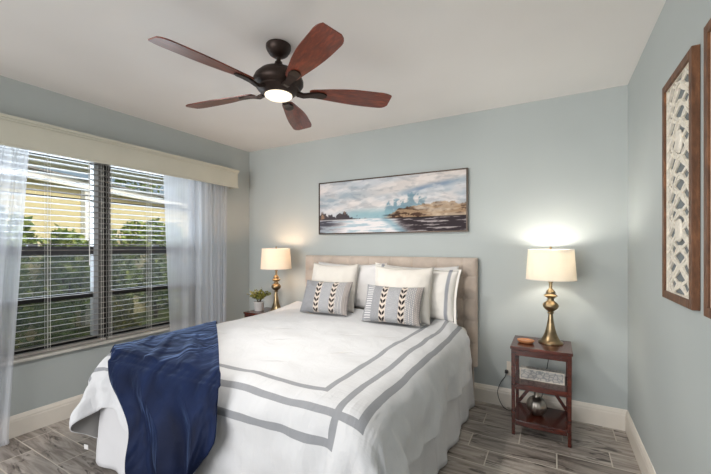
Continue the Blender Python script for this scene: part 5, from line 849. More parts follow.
  [331,30,30,29,30,29,29,30,29,30,28,25,19,20,9,-8,-1,3,2,2,1,1,0,2,1,0,2,0,0,0,0,1,0,0,1,-1,0,0,0,0,0,0,1,-1,0,0,0,0,0,1,-1,0,0,-1,0,0,0,0,-2,-1,-1,0,-1,-1,-1,-2,-3,-2,-4,-2,2,-19,-19,-26,-28,-30,-29,-30,-29,-30,-29,-30,-30,-29],
  [330,30,30,29,30,29,30,29,29,30,28,25,19,21,3,-6,2,3,3,3,0,1,1,1,1,1,1,1,-1,1,0,1,-1,1,0,0,0,0,0,0,0,0,0,0,0,0,0,0,0,0,0,0,-1,0,0,0,0,-1,-1,-1,-1,-1,-1,-1,0,-3,-3,-2,-3,-3,1,-17,-21,-25,-29,-29,-30,-29,-30,-29,-30,-30,-29,-30],
  [329,30,30,29,30,29,30,29,30,29,29,24,20,20,-3,0,4,2,3,3,0,1,1,1,1,1,1,0,1,0,0,0,1,-1,1,0,0,0,0,0,0,0,0,0,0,0,0,0,0,0,0,0,-1,0,0,0,0,-1,-1,-1,-1,-1,-1,-1,0,-3,-2,-3,-3,-2,-1,-17,-20,-26,-28,-30,-29,-30,-29,-30,-30,-29,-30,-29],
  [328,30,30,29,30,29,30,29,30,29,29,24,23,16,-2,2,3,2,3,3,1,0,1,1,1,1,1,1,0,0,0,0,1,0,-1,1,0,0,0,1,-1,0,1,-1,0,0,0,1,0,-1,0,0,0,0,-1,0,0,-1,-1,-1,-1,-1,0,-1,-1,-3,-3,-2,-2,-3,-2,-16,-21,-25,-29,-29,-30,-29,-30,-30,-29,-30,-29,-30],
  [328,29,30,30,29,29,30,29,30,30,28,25,23,15,-1,2,3,2,3,3,1,1,0,1,1,1,1,1,0,0,0,1,0,0,1,-1,0,0,1,0,0,0,0,0,0,0,-1,0,1,0,-1,0,0,0,0,-1,0,-1,-1,-1,0,-1,-1,-1,-1,-3,-2,-3,-2,-3,-3,-15,-21,-26,-28,-30,-29,-30,-29,-30,-30,-29,-30,-29],
  [327,30,29,30,29,30,29,30,29,30,28,25,23,14,1,2,3,2,3,3,1,1,1,1,1,0,2,0,0,0,0,1,0,0,1,0,0,0,0,0,0,0,0,0,0,0,0,-1,0,1,0,-1,0,0,0,0,-1,0,-1,-1,-1,-1,-1,-1,-1,-3,-2,-3,-3,-2,-4,-14,-22,-25,-29,-29,-30,-29,-30,-29,-30,-30,-29,-30],
  [326,30,29,30,29,30,29,30,30,29,28,26,23,12,3,2,3,3,2,3,1,1,1,1,1,1,1,0,1,0,0,0,0,0,1,0,0,0,0,0,0,0,0,0,0,0,0,0,0,0,0,0,-1,0,0,0,0,-1,-1,-1,-1,-1,-1,-1,-1,-2,-3,-3,-2,-3,-5,-14,-21,-25,-29,-29,-30,-30,-29,-30,-29,-30,-30,-29],
  [325,30,30,29,30,29,30,29,30,30,28,25,23,12,4,2,3,3,2,3,1,1,1,1,1,1,1,1,0,0,0,1,0,0,0,0,0,0,0,0,0,0,0,0,0,0,0,0,0,0,0,0,0,-1,0,0,0,-1,-1,-1,-1,-1,-1,-1,-1,-2,-3,-3,-2,-2,-7,-13,-21,-25,-29,-30,-29,-30,-30,-29,-30,-29,-30,-30],
  [325,30,29,30,29,30,29,30,29,30,28,26,23,11,5,2,3,3,2,3,1,1,1,1,1,1,1,1,0,0,0,1,0,0,1,-1,1,0,0,-1,1,0,0,0,-1,1,-1,0,0,0,0,0,0,-1,0,0,0,-1,-1,-1,-1,-1,-1,-1,0,-3,-3,-3,-3,-1,-7,-13,-21,-26,-28,-30,-30,-29,-30,-29,-30,-30,-29,-30],
  [324,30,30,29,30,29,30,29,30,29,29,26,22,11,7,1,3,3,3,3,0,2,0,2,0,2,1,0,0,1,0,0,0,1,0,0,0,0,0,0,0,0,0,0,0,0,0,0,-1,1,-1,0,0,0,0,-1,0,0,-2,0,-1,-1,-1,-2,0,-3,-3,-2,-4,-1,-7,-14,-20,-26,-29,-29,-30,-30,-29,-30,-29,-30,-30,-29],
  [324,29,30,30,29,30,29,30,29,30,28,26,22,12,7,1,3,3,2,4,0,1,1,1,1,1,2,0,0,0,1,0,0,1,0,0,0,0,-1,1,0,0,0,0,0,0,0,0,0,-1,0,0,0,0,0,-1,0,-1,-1,-1,-1,-1,-1,-1,0,-3,-3,-3,-2,-2,-7,-14,-20,-26,-29,-30,-29,-30,-29,-30,-30,-29,-30,-30],
  [323,30,29,30,30,29,30,29,30,30,28,26,21,13,7,1,3,3,3,3,0,1,1,1,1,2,1,0,0,1,0,0,0,1,0,0,0,0,-1,1,0,0,0,0,0,0,0,0,0,0,-1,0,0,0,0,-1,0,-1,-1,-1,-1,-1,-1,-1,0,-3,-3,-3,-3,-1,-7,-14,-21,-25,-29,-30,-29,-30,-30,-29,-30,-29,-30,-30],
  [323,29,30,30,29,30,29,30,30,29,29,26,21,13,7,1,3,3,3,3,0,1,1,1,2,0,2,0,0,0,1,0,0,1,0,0,0,0,0,0,0,0,0,0,0,0,0,0,0,0,-1,0,0,0,0,-1,0,-1,-1,-1,-1,-1,-1,-1,0,-3,-3,-3,-2,-2,-7,-14,-21,-25,-29,-30,-29,-30,-30,-29,-30,-30,-29,-30],
  [322,30,30,29,30,29,30,30,29,30,28,26,21,14,6,2,3,3,3,3,0,1,1,2,0,1,1,1,0,0,1,0,0,0,1,0,0,0,0,0,0,0,0,0,0,0,0,0,0,0,-1,0,0,0,0,-1,0,-1,-1,-1,-1,-1,-1,-1,0,-3,-3,-2,-4,-1,-7,-14,-21,-25,-29,-30,-30,-29,-30,-30,-29,-30,-30,-29],
  [322,30,29,30,29,30,30,29,30,29,29,26,21,14,6,3,2,3,3,3,1,0,2,0,1,1,1,1,0,1,0,0,0,0,1,0,0,0,0,0,0,0,0,0,0,0,0,0,0,0,-1,0,0,0,0,-1,0,0,-2,0,-2,-1,-1,-1,0,-3,-3,-3,-2,-2,-7,-14,-21,-25,-29,-30,-30,-29,-30,-30,-29,-30,-30,-29],
  [321,30,30,29,30,30,29,30,29,30,29,26,21,14,6,3,2,3,3,3,1,0,1,1,1,1,1,1,0,1,0,0,0,0,1,0,0,0,0,0,0,0,0,0,0,0,0,0,0,0,0,-1,0,0,0,-1,0,0,-1,-1,-1,-2,-1,-1,0,-3,-3,-3,-2,-2,-7,-14,-21,-26,-29,-29,-30,-30,-29,-30,-29,-30,-30,-29],
  [321,30,29,30,30,29,30,30,29,30,29,25,21,15,6,3,2,3,3,3,1,0,1,1,1,1,1,1,0,0,1,0,0,0,1,0,0,0,0,0,0,0,0,0,0,0,0,0,0,0,0,-1,0,0,0,-1,0,0,-1,-1,-1,-1,-2,-1,0,-3,-3,-3,-2,-2,-7,-14,-21,-26,-29,-29,-30,-30,-29,-30,-30,-29,-30,-30],
  [321,29,30,30,29,30,30,29,30,29,30,25,21,15,6,3,2,3,3,3,0,1,1,1,1,1,2,0,0,1,0,0,0,0,1,0,0,0,0,0,0,0,0,0,0,0,0,0,0,0,0,-1,0,0,0,-1,0,0,-1,-1,-1,-1,-1,-2,0,-3,-3,-3,-2,-2,-7,-14,-21,-26,-29,-29,-30,-30,-29,-30,-30,-29,-30,-30],
  [320,30,30,29,30,30,29,30,30,29,29,26,21,15,6,3,2,3,3,3,0,1,1,1,1,1,2,0,0,0,1,0,0,1,0,0,0,0,0,0,0,0,0,0,0,0,0,0,0,0,0,-1,0,0,0,-1,0,-1,0,-1,-1,-1,-1,-1,-1,-3,-3,-3,-2,-2,-7,-14,-21,-26,-29,-30,-29,-30,-30,-29,-30,-29,-30,-30],
  [320,30,30,29,30,29,30,30,29,30,29,26,21,15,6,3,2,3,3,3,1,0,1,1,1,2,1,0,0,0,0,1,0,1,0,0,0,0,0,0,0,0,0,0,0,-1,1,0,0,0,0,-1,0,0,0,-1,0,-1,-1,-1,-1,-1,0,-1,-1,-3,-3,-3,-2,-2,-7,-14,-21,-26,-29,-30,-29,-30,-30,-29,-30,-29,-30,-30],
  [320,30,29,30,30,29,30,29,30,30,29,26,21,15,6,3,2,3,3,3,0,1,1,1,1,1,2,0,0,0,0,1,0,0,1,0,0,0,0,0,0,0,0,0,0,0,0,0,0,0,-1,0,0,0,0,-1,0,0,-2,-1,-1,-1,-1,0,-1,-3,-3,-3,-2,-2,-7,-14,-21,-26,-29,-30,-29,-30,-30,-29,-30,-30,-29,-30],
  [320,29,30,30,29,30,30,29,30,29,30,26,21,15,6,3,2,3,3,3,0,1,1,1,1,1,1,1,0,0,1,0,0,0,1,0,0,0,0,0,0,0,0,0,0,0,0,0,0,0,-1,0,0,0,0,-1,0,0,-1,-2,-1,0,-2,0,-1,-3,-3,-3,-2,-2,-7,-14,-21,-26,-29,-30,-30,-29,-30,-29,-30,-30,-29,-30],
  [320,29,30,30,29,30,29,30,30,29,30,25,22,14,7,3,2,3,3,3,0,1,1,1,1,1,1,1,0,0,1,0,0,0,1,0,0,0,0,0,0,0,0,-1,1,0,0,0,0,0,-1,0,0,0,-1,0,0,0,-2,-1,-1,-1,-1,-1,0,-3,-3,-3,-3,-1,-7,-14,-21,-26,-29,-30,-30,-29,-30,-29,-30,-30,-29,-30],
  [319,30,30,29,30,30,29,30,29,30,29,26,22,14,7,2,3,3,3,3,0,1,1,1,1,1,1,1,0,1,0,0,0,0,1,0,0,0,0,0,0,0,0,0,0,0,0,0,0,0,-1,0,0,0,-1,0,0,0,-1,-2,-1,-1,-1,-1,0,-3,-3,-3,-2,-2,-7,-14,-21,-26,-29,-30,-30,-29,-30,-30,-29,-30,-29,-30],
  [319,30,30,29,30,29,30,30,29,30,29,26,22,14,7,3,2,3,3,2,1,1,1,1,1,1,1,1,0,1,0,0,0,1,0,0,0,-1,1,0,0,0,0,-1,1,0,-1,1,0,0,-1,0,0,-1,0,0,0,0,-1,-2,-1,-1,-1,-1,0,-3,-3,-3,-2,-2,-7,-15,-21,-25,-29,-30,-30,-29,-30,-30,-29,-30,-30,-29],
  [319,30,29,30,30,29,30,29,30,30,29,26,21,15,7,3,2,3,2,4,0,1,1,1,1,1,1,1,0,1,0,0,0,0,1,0,0,0,0,0,0,0,0,0,0,0,0,0,0,0,-1,0,0,0,-1,0,0,0,-1,-1,-2,-1,-1,-1,0,-3,-3,-3,-3,-1,-7,-15,-21,-25,-29,-30,-30,-29,-30,-30,-29,-30,-30,-29],
  [319,30,29,30,29,30,30,29,30,30,29,26,21,15,7,3,2,3,3,2,1,1,1,1,1,1,1,1,0,0,1,0,0,0,1,0,0,0,0,0,0,0,0,0,0,-1,1,0,-1,1,-1,0,0,0,-1,0,0,0,-2,-1,-1,-1,-1,-1,0,-3,-3,-3,-2,-3,-6,-15,-21,-25,-30,-29,-30,-30,-29,-30,-29,-30,-30,-30],
  [319,29,30,30,29,30,29,30,30,29,30,26,21,15,7,2,3,2,4,2,1,1,1,1,1,1,1,1,0,0,0,1,0,0,1,-1,0,0,0,1,0,0,-1,0,0,0,0,0,1,-1,0,0,0,-1,0,0,0,-1,-1,-1,-1,-1,-1,-1,-1,-2,-3,-3,-2,-3,-6,-15,-21,-26,-29,-29,-30,-30,-29,-30,-30,-29,-30,-30],
  [318,30,30,29,30,30,29,30,30,29,30,26,21,15,7,2,3,3,2,3,1,1,1,1,1,1,1,1,0,0,0,0,1,0,0,0,0,0,0,0,0,0,0,0,0,0,0,0,0,0,0,0,-1,0,0,0,0,-1,-1,-1,-1,-1,-1,-1,-1,-3,-2,-3,-3,-2,-6,-15,-21,-26,-29,-29,-30,-30,-29,-30,-30,-29,-30,-30],
  [318,30,30,29,30,30,29,30,29,30,29,27,21,15,7,2,3,3,2,3,1,1,1,1,1,1,1,0,1,0,0,0,1,0,0,0,0,0,0,0,0,0,0,0,0,0,0,0,0,0,0,-1,0,0,0,0,-1,0,-1,-1,-1,-1,-1,-1,-1,-3,-2,-3,-3,-2,-6,-15,-21,-26,-29,-29,-30,-30,-29,-30,-30,-29,-30,-30],
  [318,30,29,30,30,29,30,30,29,30,29,26,22,15,7,2,3,3,2,3,1,1,1,1,1,1,1,0,0,1,0,0,0,1,0,0,0,0,0,0,0,0,0,0,0,0,0,0,0,0,0,-1,0,0,0,-1,0,0,-2,0,-1,-1,-1,-1,-1,-3,-3,-2,-3,-2,-6,-15,-21,-26,-29,-30,-29,-30,-30,-29,-30,-29,-30,-30],
  [318,30,29,30,30,29,30,29,30,30,29,26,22,15,7,2,3,2,3,3,1,1,1,0,1,1,1,1,0,0,1,0,0,0,1,0,0,0,0,0,-1,1,0,-1,1,0,-1,0,1,0,-1,0,0,0,0,-1,0,-1,-1,-1,-1,-1,-1,0,-1,-3,-3,-2,-3,-2,-6,-15,-21,-26,-29,-30,-29,-30,-30,-29,-30,-30,-29,-30],
  [318,29,30,30,29,30,30,29,30,30,29,26,22,15,7,2,3,2,3,3,0,1,1,1,1,1,1,1,0,0,1,0,0,0,0,0,0,0,0,0,0,0,1,0,-1,0,0,0,0,0,0,0,0,-1,0,0,0,-1,-1,-1,-1,-1,-1,-1,0,-3,-3,-2,-3,-2,-6,-15,-21,-26,-29,-30,-29,-30,-30,-29,-30,-30,-29,-30],
  [317,30,30,29,30,30,29,30,30,29,30,26,22,15,7,2,3,2,2,3,1,1,1,1,1,1,1,1,0,0,0,1,0,0,0,0,0,0,0,0,0,0,0,0,0,0,0,0,0,0,0,0,-1,0,0,0,-1,0,-1,-1,-1,-1,-1,-1,0,-3,-3,-2,-3,-2,-6,-15,-21,-26,-29,-30,-29,-30,-30,-29,-30,-30,-29,-30],
  [317,30,30,29,30,30,29,30,30,29,30,26,21,16,7,2,2,3,3,2,1,1,1,1,1,1,1,1,0,0,0,0,1,0,0,0,0,0,0,0,0,0,0,0,0,0,0,0,0,0,0,0,-1,0,0,0,0,-1,-1,-1,-1,-1,-1,-1,-1,-2,-3,-2,-3,-2,-6,-15,-21,-26,-29,-30,-30,-29,-30,-29,-30,-30,-29,-30],
  [317,30,29,30,30,29,30,30,29,30,29,27,21,15,7,3,2,2,3,3,0,1,1,1,1,1,1,1,0,0,0,0,1,0,0,0,0,0,0,0,0,0,0,0,0,0,0,0,0,0,0,0,-1,0,0,0,0,-1,-1,-1,-1,-1,-1,-1,0,-3,-3,-2,-3,-1,-7,-14,-21,-26,-29,-30,-30,-29,-30,-30,-29,-30,-29,-30],
  [317,29,30,30,29,30,30,29,30,30,29,27,21,15,7,2,3,2,3,2,1,1,1,0,1,2,0,1,0,0,0,1,0,0,0,0,0,0,0,0,0,0,0,0,0,0,0,0,0,0,0,0,-1,0,0,-1,1,-1,-1,-1,-1,-1,-1,0,-1,-3,-2,-3,-2,-1,-7,-14,-21,-26,-29,-30,-30,-29,-30,-30,-29,-30,-30,-29],
  [316,30,30,30,29,30,30,29,30,30,29,26,22,15,7,2,2,3,3,1,1,1,1,1,1,1,0,1,0,0,0,1,0,0,0,0,0,0,0,0,0,0,0,0,0,0,0,0,0,0,0,0,0,-1,0,0,0,-1,-1,-1,-1,0,-1,-1,0,-3,-3,-2,-2,-2,-6,-14,-21,-26,-29,-30,-30,-29,-30,-30,-29,-30,-30,-29],
  [316,30,30,29,30,30,29,30,30,29,30,26,22,15,7,1,3,3,2,2,1,0,1,1,1,1,1,0,0,0,1,0,0,0,0,0,0,0,0,0,0,0,0,0,0,0,0,0,0,0,0,0,0,0,-1,0,0,0,-2,-1,-1,0,-1,-1,0,-3,-2,-3,-2,-1,-6,-15,-20,-26,-29,-30,-30,-29,-30,-30,-29,-30,-29,-30],
  [316,30,29,30,30,29,30,30,29,30,29,27,21,16,6,3,2,2,2,2,1,1,1,0,1,1,1,0,0,1,0,0,0,0,1,-1,0,0,0,0,0,0,0,0,0,0,0,0,0,1,-1,0,0,-1,0,0,0,0,-1,-1,-1,-1,-1,0,-1,-2,-3,-2,-2,-1,-6,-15,-21,-25,-30,-29,-30,-29,-30,-30,-29,-30,-29,-29],
  [316,30,29,30,29,30,30,29,30,30,29,27,21,15,7,3,2,1,2,2,1,1,1,0,1,1,1,0,0,1,0,0,0,0,1,0,-1,0,0,0,0,1,-1,1,0,-1,0,0,0,1,-1,0,0,0,-1,0,0,0,-1,-1,-1,-1,0,-1,0,-3,-2,-2,-2,-1,-7,-14,-21,-26,-29,-29,-30,-29,-30,-30,-29,-30,-29,-29],
  [316,30,30,29,29,30,30,29,30,30,29,26,22,15,7,2,2,2,2,2,1,0,1,1,0,1,1,1,0,0,0,0,0,0,1,0,0,0,0,0,-1,0,1,0,0,0,0,0,0,0,-1,0,0,0,0,-1,1,-1,-1,-1,-1,-1,0,-1,0,-3,-2,-1,-2,-2,-6,-14,-21,-26,-29,-29,-30,-29,-30,-29,-30,-29,-29,-28],
  [316,30,30,29,30,29,29,30,30,29,30,26,22,15,7,2,1,2,2,3,0,1,0,1,1,0,1,1,0,0,0,0,0,1,0,0,0,0,0,0,0,0,0,0,0,0,0,0,0,0,0,0,-1,0,0,0,0,-1,0,-1,-1,-1,0,-1,-1,-1,-2,-2,-2,-2,-6,-14,-21,-25,-30,-29,-29,-30,-29,-30,-28,-27,-29,-30],
  [317,29,30,29,30,29,30,29,29,30,29,27,21,16,6,2,2,1,2,2,1,0,1,1,0,1,1,0,0,0,0,1,0,0,0,0,0,0,0,0,0,0,0,0,0,0,0,0,0,0,0,0,-1,0,0,0,0,-1,0,-1,-1,0,-1,-1,0,-2,-2,-2,-1,-1,-6,-15,-20,-27,-27,-29,-30,-29,-29,-25,-28,-30,-29,-29],
  [317,29,30,29,30,30,29,30,28,30,29,26,22,15,6,2,2,1,3,0,1,1,0,1,1,0,0,1,0,0,0,0,0,0,0,0,0,0,0,1,0,0,0,-1,0,0,0,0,0,0,0,0,-1,1,0,0,0,-1,-1,0,-1,-1,0,-1,0,-2,-1,-2,-2,0,-6,-14,-19,-25,-29,-30,-29,-26,-25,-30,-29,-28,-30,-29],
  [319,29,29,29,29,30,29,30,29,28,29,28,20,16,5,2,2,2,1,1,0,1,1,0,1,0,0,0,0,0,1,0,0,0,0,0,0,0,0,0,0,0,0,0,0,0,0,0,0,0,0,0,-1,0,0,0,0,0,-1,-1,0,-1,0,0,0,-2,-2,-2,-1,0,-6,-13,-23,-20,-28,-28,-29,-29,-29,-24,-28,-29,-29,-29],
  [320,30,29,28,29,29,30,29,29,30,29,22,25,14,6,1,2,1,1,1,0,1,1,0,0,1,0,0,0,0,0,0,0,0,1,0,-1,1,0,-1,0,1,-1,1,-1,1,0,-1,1,0,-1,0,0,0,0,0,0,-1,0,-1,0,-1,0,0,0,-2,-2,-1,-1,0,-5,-14,-18,-28,-29,-27,-27,-28,-29,-26,-21,-29,-30,-25],
  [326,25,29,29,28,30,29,30,25,30,30,28,19,14,6,2,0,1,1,1,1,1,0,-1,1,0,0,1,0,0,0,0,0,0,0,0,0,0,0,0,0,0,0,0,0,0,0,0,0,0,0,0,0,0,0,0,0,-1,-1,0,0,0,-1,0,0,-1,-2,-1,-1,0,-5,-13,-22,-27,-22,-30,-28,-29,-23,-25,-23,-29,-29,-27],
  [323,30,26,30,30,29,30,28,30,29,28,18,25,16,5,1,1,1,1,1,1,0,0,0,0,1,0,0,0,0,0,0,0,0,0,0,0,0,0,0,0,0,0,0,0,0,0,0,0,0,0,0,0,0,0,0,0,0,0,-1,0,0,0,-1,0,-1,-1,-1,-1,-1,-5,-14,-23,-19,-28,-31,-29,-24,-26,-28,-27,-28,-15,-24],
  [329,23,30,28,30,29,30,29,30,28,19,29,18,16,5,1,2,0,1,1,0,0,0,1,0,0,0,0,0,0,0,0,0,0,0,0,0,0,0,0,0,0,0,0,0,0,0,0,0,0,0,0,0,0,0,0,0,0,0,-1,0,0,0,0,-1,0,-1,-1,-1,-1,-5,-14,-20,-27,-22,-28,-30,-27,-29,-28,-28,-29,-23,-20],
  [327,28,30,29,28,30,29,29,28,14,29,16,22,15,6,3,0,1,1,0,0,0,1,0,0,0,0,0,0,0,0,0,0,0,0,0,0,0,0,0,0,0,0,0,0,0,0,0,0,0,0,0,0,0,0,0,0,0,0,-1,0,0,0,0,0,-1,-1,0,-1,-2,-4,-11,-25,-18,-25,-27,-25,-27,-29,-30,-27,-16,-30,-29],
  [342,19,26,30,28,27,26,25,17,26,14,24,20,10,7,1,2,1,0,0,1,0,0,0,1,0,0,0,0,0,0,0,0,0,0,0,0,0,0,0,0,0,0,0,0,0,0,0,0,0,-1,0,0,0,0,0,0,0,0,0,0,0,-1,0,0,-1,1,-3,0,-3,-3,-16,-12,-27,-19,-23,-26,-24,-27,-28,-28,-20,-16,-27],
  [333,28,27,26,25,23,23,20,21,16,22,18,20,7,5,5,-2,5,-4,3,0,0,0,0,0,0,0,0,1,-1,0,0,1,0,0,0,0,0,0,0,0,0,0,0,-1,0,0,0,0,0,0,0,0,0,0,0,0,0,0,-1,0,0,0,0,0,-1,2,1,-8,0,-7,-3,-22,-15,-25,-17,-20,-27,-27,-27,-27,-28,-20,-19],
  [327,28,24,23,21,21,20,20,19,19,20,20,16,2,6,4,5,-2,0,0,-1,1,0,0,0,0,0,0,0,0,0,0,0,0,0,0,0,0,0,0,0,0,0,0,0,0,0,0,0,0,0,0,0,0,0,0,-1,0,0,0,0,0,0,0,-1,1,0,0,0,-6,-1,-10,-10,-25,-7,-25,-23,-20,-24,-27,-26,-27,-27,-24],
  [320,19,23,21,20,19,20,21,17,21,18,23,7,3,5,5,4,-3,0,0,0,0,0,0,0,1,0,0,0,0,0,0,0,0,0,0,0,0,0,0,0,0,0,0,0,0,0,0,0,0,-1,0,0,0,0,0,0,0,0,0,0,0,-1,0,0,1,0,0,1,-4,-4,-8,-8,-15,-20,-9,-24,-19,-23,-26,-26,-28,-27,-26],
  [301,21,20,19,20,19,21,19,20,19,21,14,8,1,5,4,5,-3,0,0,0,0,0,0,0,0,0,0,0,0,0,0,0,0,0,0,0,0,0,0,0,0,0,0,0,0,0,0,0,0,0,0,0,0,0,0,0,0,-1,0,0,0,0,0,0,0,0,0,2,-2,-5,-8,-8,-9,-21,-7,-15,-24,-20,-24,-26,-24,-27,-27],
  [280,20,20,19,19,21,20,19,19,21,18,13,4,2,5,3,5,-2,-1,0,0,0,0,0,0,0,0,0,0,0,0,0,0,0,0,0,0,0,0,0,0,0,0,0,0,0,0,0,0,0,0,0,0,-1,0,0,0,0,0,0,0,0,0,0,0,0,0,0,2,-1,-5,-8,-8,-9,-10,-20,-8,-17,-25,-20,-22,-25,-18,-23],
  [258,20,19,20,20,20,20,19,20,20,16,8,4,4,3,3,5,-2,-1,-1,0,0,0,0,0,0,0,0,0,1,0,0,0,0,0,0,0,0,0,0,0,0,0,0,0,0,0,0,-1,0,0,0,0,0,0,0,0,0,0,0,-1,0,0,1,0,0,-1,1,2,0,-5,-8,-9,-7,-9,-11,-18,-12,-16,-27,-21,-21,-22,-23],
  [236,20,20,20,20,19,19,20,21,17,14,6,3,3,4,3,5,-2,-2,0,0,0,0,0,0,0,0,0,0,0,0,0,0,0,0,0,0,0,0,0,0,0,0,0,0,0,0,0,0,0,0,0,0,0,0,0,0,-1,0,0,0,0,0,0,0,0,0,1,2,0,-4,-8,-8,-9,-7,-11,-11,-18,-12,-18,-23,-25,-17,-21],
  [214,20,20,20,19,20,19,21,19,16,10,5,3,3,3,4,4,0,-3,0,0,0,0,0,0,0,0,0,0,0,0,0,0,0,0,0,0,0,0,0,0,0,0,0,0,0,0,0,0,0,0,0,-1,0,0,0,0,0,0,0,0,0,0,0,0,0,0,1,2,0,-3,-6,-10,-9,-7,-10,-11,-12,-17,-15,-16,-22,-24,-14],
  [192,21,19,19,20,19,21,20,18,13,8,4,3,3,3,4,4,0,-3,-1,0,0,0,0,0,0,0,0,0,0,0,0,0,0,1,-1,1,0,0,0,0,-1,1,-1,0,0,0,0,0,0,0,0,0,0,0,0,0,0,0,0,-1,0,0,1,0,0,0,0,3,0,-3,-5,-9,-9,-8,-10,-9,-13,-12,-17,-16,-16,-21,-23],
  [171,20,19,19,20,20,20,20,15,12,5,4,2,4,3,4,4,0,-3,-1,0,0,0,0,0,0,0,0,0,0,0,0,0,0,0,0,0,0,0,0,0,0,0,0,0,0,0,0,0,0,0,0,0,0,0,0,-1,0,0,0,0,0,0,0,0,0,2,0,3,-2,-2,-4,-9,-7,-10,-9,-9,-12,-12,-13,-16,-18,-15,-21],
  [149,19,19,20,20,20,21,17,13,10,5,2,3,4,3,4,4,0,-2,-2,0,0,0,0,0,0,0,0,0,0,0,0,0,0,0,0,0,0,0,0,0,0,0,0,0,0,0,0,0,-1,0,0,0,0,0,0,0,0,0,0,0,0,0,0,0,0,1,2,2,1,0,-7,-9,-9,-4,-13,-8,-12,-12,-12,-15,-16,-17,-16],
  [126,20,19,20,21,20,19,15,13,7,3,3,3,3,4,4,4,1,-3,-2,-1,0,0,0,0,0,0,0,0,0,0,0,0,0,0,0,0,0,0,0,0,0,0,0,0,0,0,0,0,0,0,0,0,0,0,0,0,0,0,0,-1,0,1,0,0,0,1,6,-3,3,2,-8,-5,-12,-6,-7,-12,-12,-12,-11,-15,-15,-15,-18],
  [104,20,20,20,20,20,17,17,7,6,3,3,3,3,4,5,3,1,-3,-2,-1,0,0,0,0,0,0,0,0,0,0,0,0,0,0,0,0,0,0,0,0,0,0,0,0,0,0,0,0,0,0,0,0,0,0,-1,0,0,0,0,0,0,0,0,0,1,4,3,0,8,-3,-7,-7,-6,-14,-4,2,-19,-17,-13,-14,-15,-15,-15],
  [82,20,20,20,20,20,19,8,8,5,3,3,3,3,3,5,3,2,-2,-3,-1,-1,0,0,0,0,1,0,0,0,0,0,0,0,0,0,0,0,0,0,0,0,0,0,-1,0,0,0,0,0,0,0,0,0,0,0,0,0,0,0,0,0,0,0,0,2,3,3,7,2,0,-7,-9,-4,-9,-11,10,-20,-21,-14,-15,-13,-16,-15],
 ],
]

# ================================================================== bed
BX0, BX1, BY0, BY1 = 0.84, 2.62, -0.12, -2.00
bed = thing('bed', 'upholstered bed with beige tufted linen headboard and white skirt', 'bed', ((BX0 + BX1) / 2, -1.1, 0))
def BP(name, bm, m, **k):
    mt = Matrix.Translation((-(BX0 + BX1) / 2, 1.1, 0))
    bm.transform(mt); return obj(name, bm, m, bed, **k)
BP('box_spring', B((BX0 + .02, BX1 - .02, BY1 + .02, BY0, 0.12, 0.36), bev=0.02), M['mattress'])
BP('mattress', B((BX0 + .015, BX1 - .015, BY1 + .015, BY0, 0.365, 0.645), bev=0.05, seg=4), M['mattress'], smooth=40)
for x in (BX0 + .1, BX1 - .1):
    for y in (BY1 + .1, BY0 - .1): BP('leg', lathe([(0.025, 0), (0.03, 0.12)], 16, center=(x, y, 0)), M['stand'])
# headboard with tufted face
HX0, HX1, HZ1 = 0.895, 2.665, 1.205
nx, nz = 380, 190; pts = []
cols = [HX0 + (HX1 - HX0) * (k + 0.5) / 8 for k in range(8)]; rows_ = [1.205 - 0.155 - 0.185 * k for k in range(4)]
def hb_depth(x, z):
    e = min(x - HX0, HX1 - x, HZ1 - z); d = 0.0
    d += 0.030 * (1 - math.exp(-max(0, e) / 0.014))
    dm = min(math.hypot(x - c, z - r) for c in cols for r in rows_)
    d -= 0.022 * math.exp(-(dm / 0.030) ** 2) + 0.010 * math.exp(-(dm / 0.07) ** 2)
    lx = min(abs(x - c) for c in cols); lz = min(abs(z - r) for r in rows_)
    d -= 0.007 * math.exp(-(lx / 0.010) ** 2) + 0.005 * math.exp(-(lz / 0.010) ** 2)
    return d
for j in range(nz):
    for i in range(nx):
        x = HX0 + (HX1 - HX0) * i / (nx - 1); z = 0.30 + (HZ1 - 0.30) * j / (nz - 1)
        pts.append((x - (BX0 + BX1) / 2, -0.060 - hb_depth(x, z) + 1.1, z))
hb = obj('headboard', grid_mesh('headboard', pts, nx, nz), M['linen'], bed, smooth=180)
BP('headboard_frame', B((HX0, HX1, -0.062, -0.02, 0.30, HZ1), bev=0.006), M['linen'])
for c in cols:
    for r in rows_:
        b_ = lathe([(0.010, 0), (0.009, 0.003), (0.005, 0.006), (0, 0.0065)], 12)
        b_.transform(Matrix.Translation((c, -0.060, r)) @ Matrix.Rotation(PI / 2, 4, 'X'))
        tmp = bpy.data.meshes.new('t'); b_.to_mesh(tmp); b_.free()
        tmp.transform(Matrix.Translation((-(BX0 + BX1) / 2, 1.1, 0))); o_ = obj('button', tmp, M['linen'], bed, smooth=60)
for x in (HX0 + 0.06, HX1 - 0.06): BP('headboard_leg', B((x - .03, x + .03, -0.065, -0.03, 0, 0.30)), M['linen'])
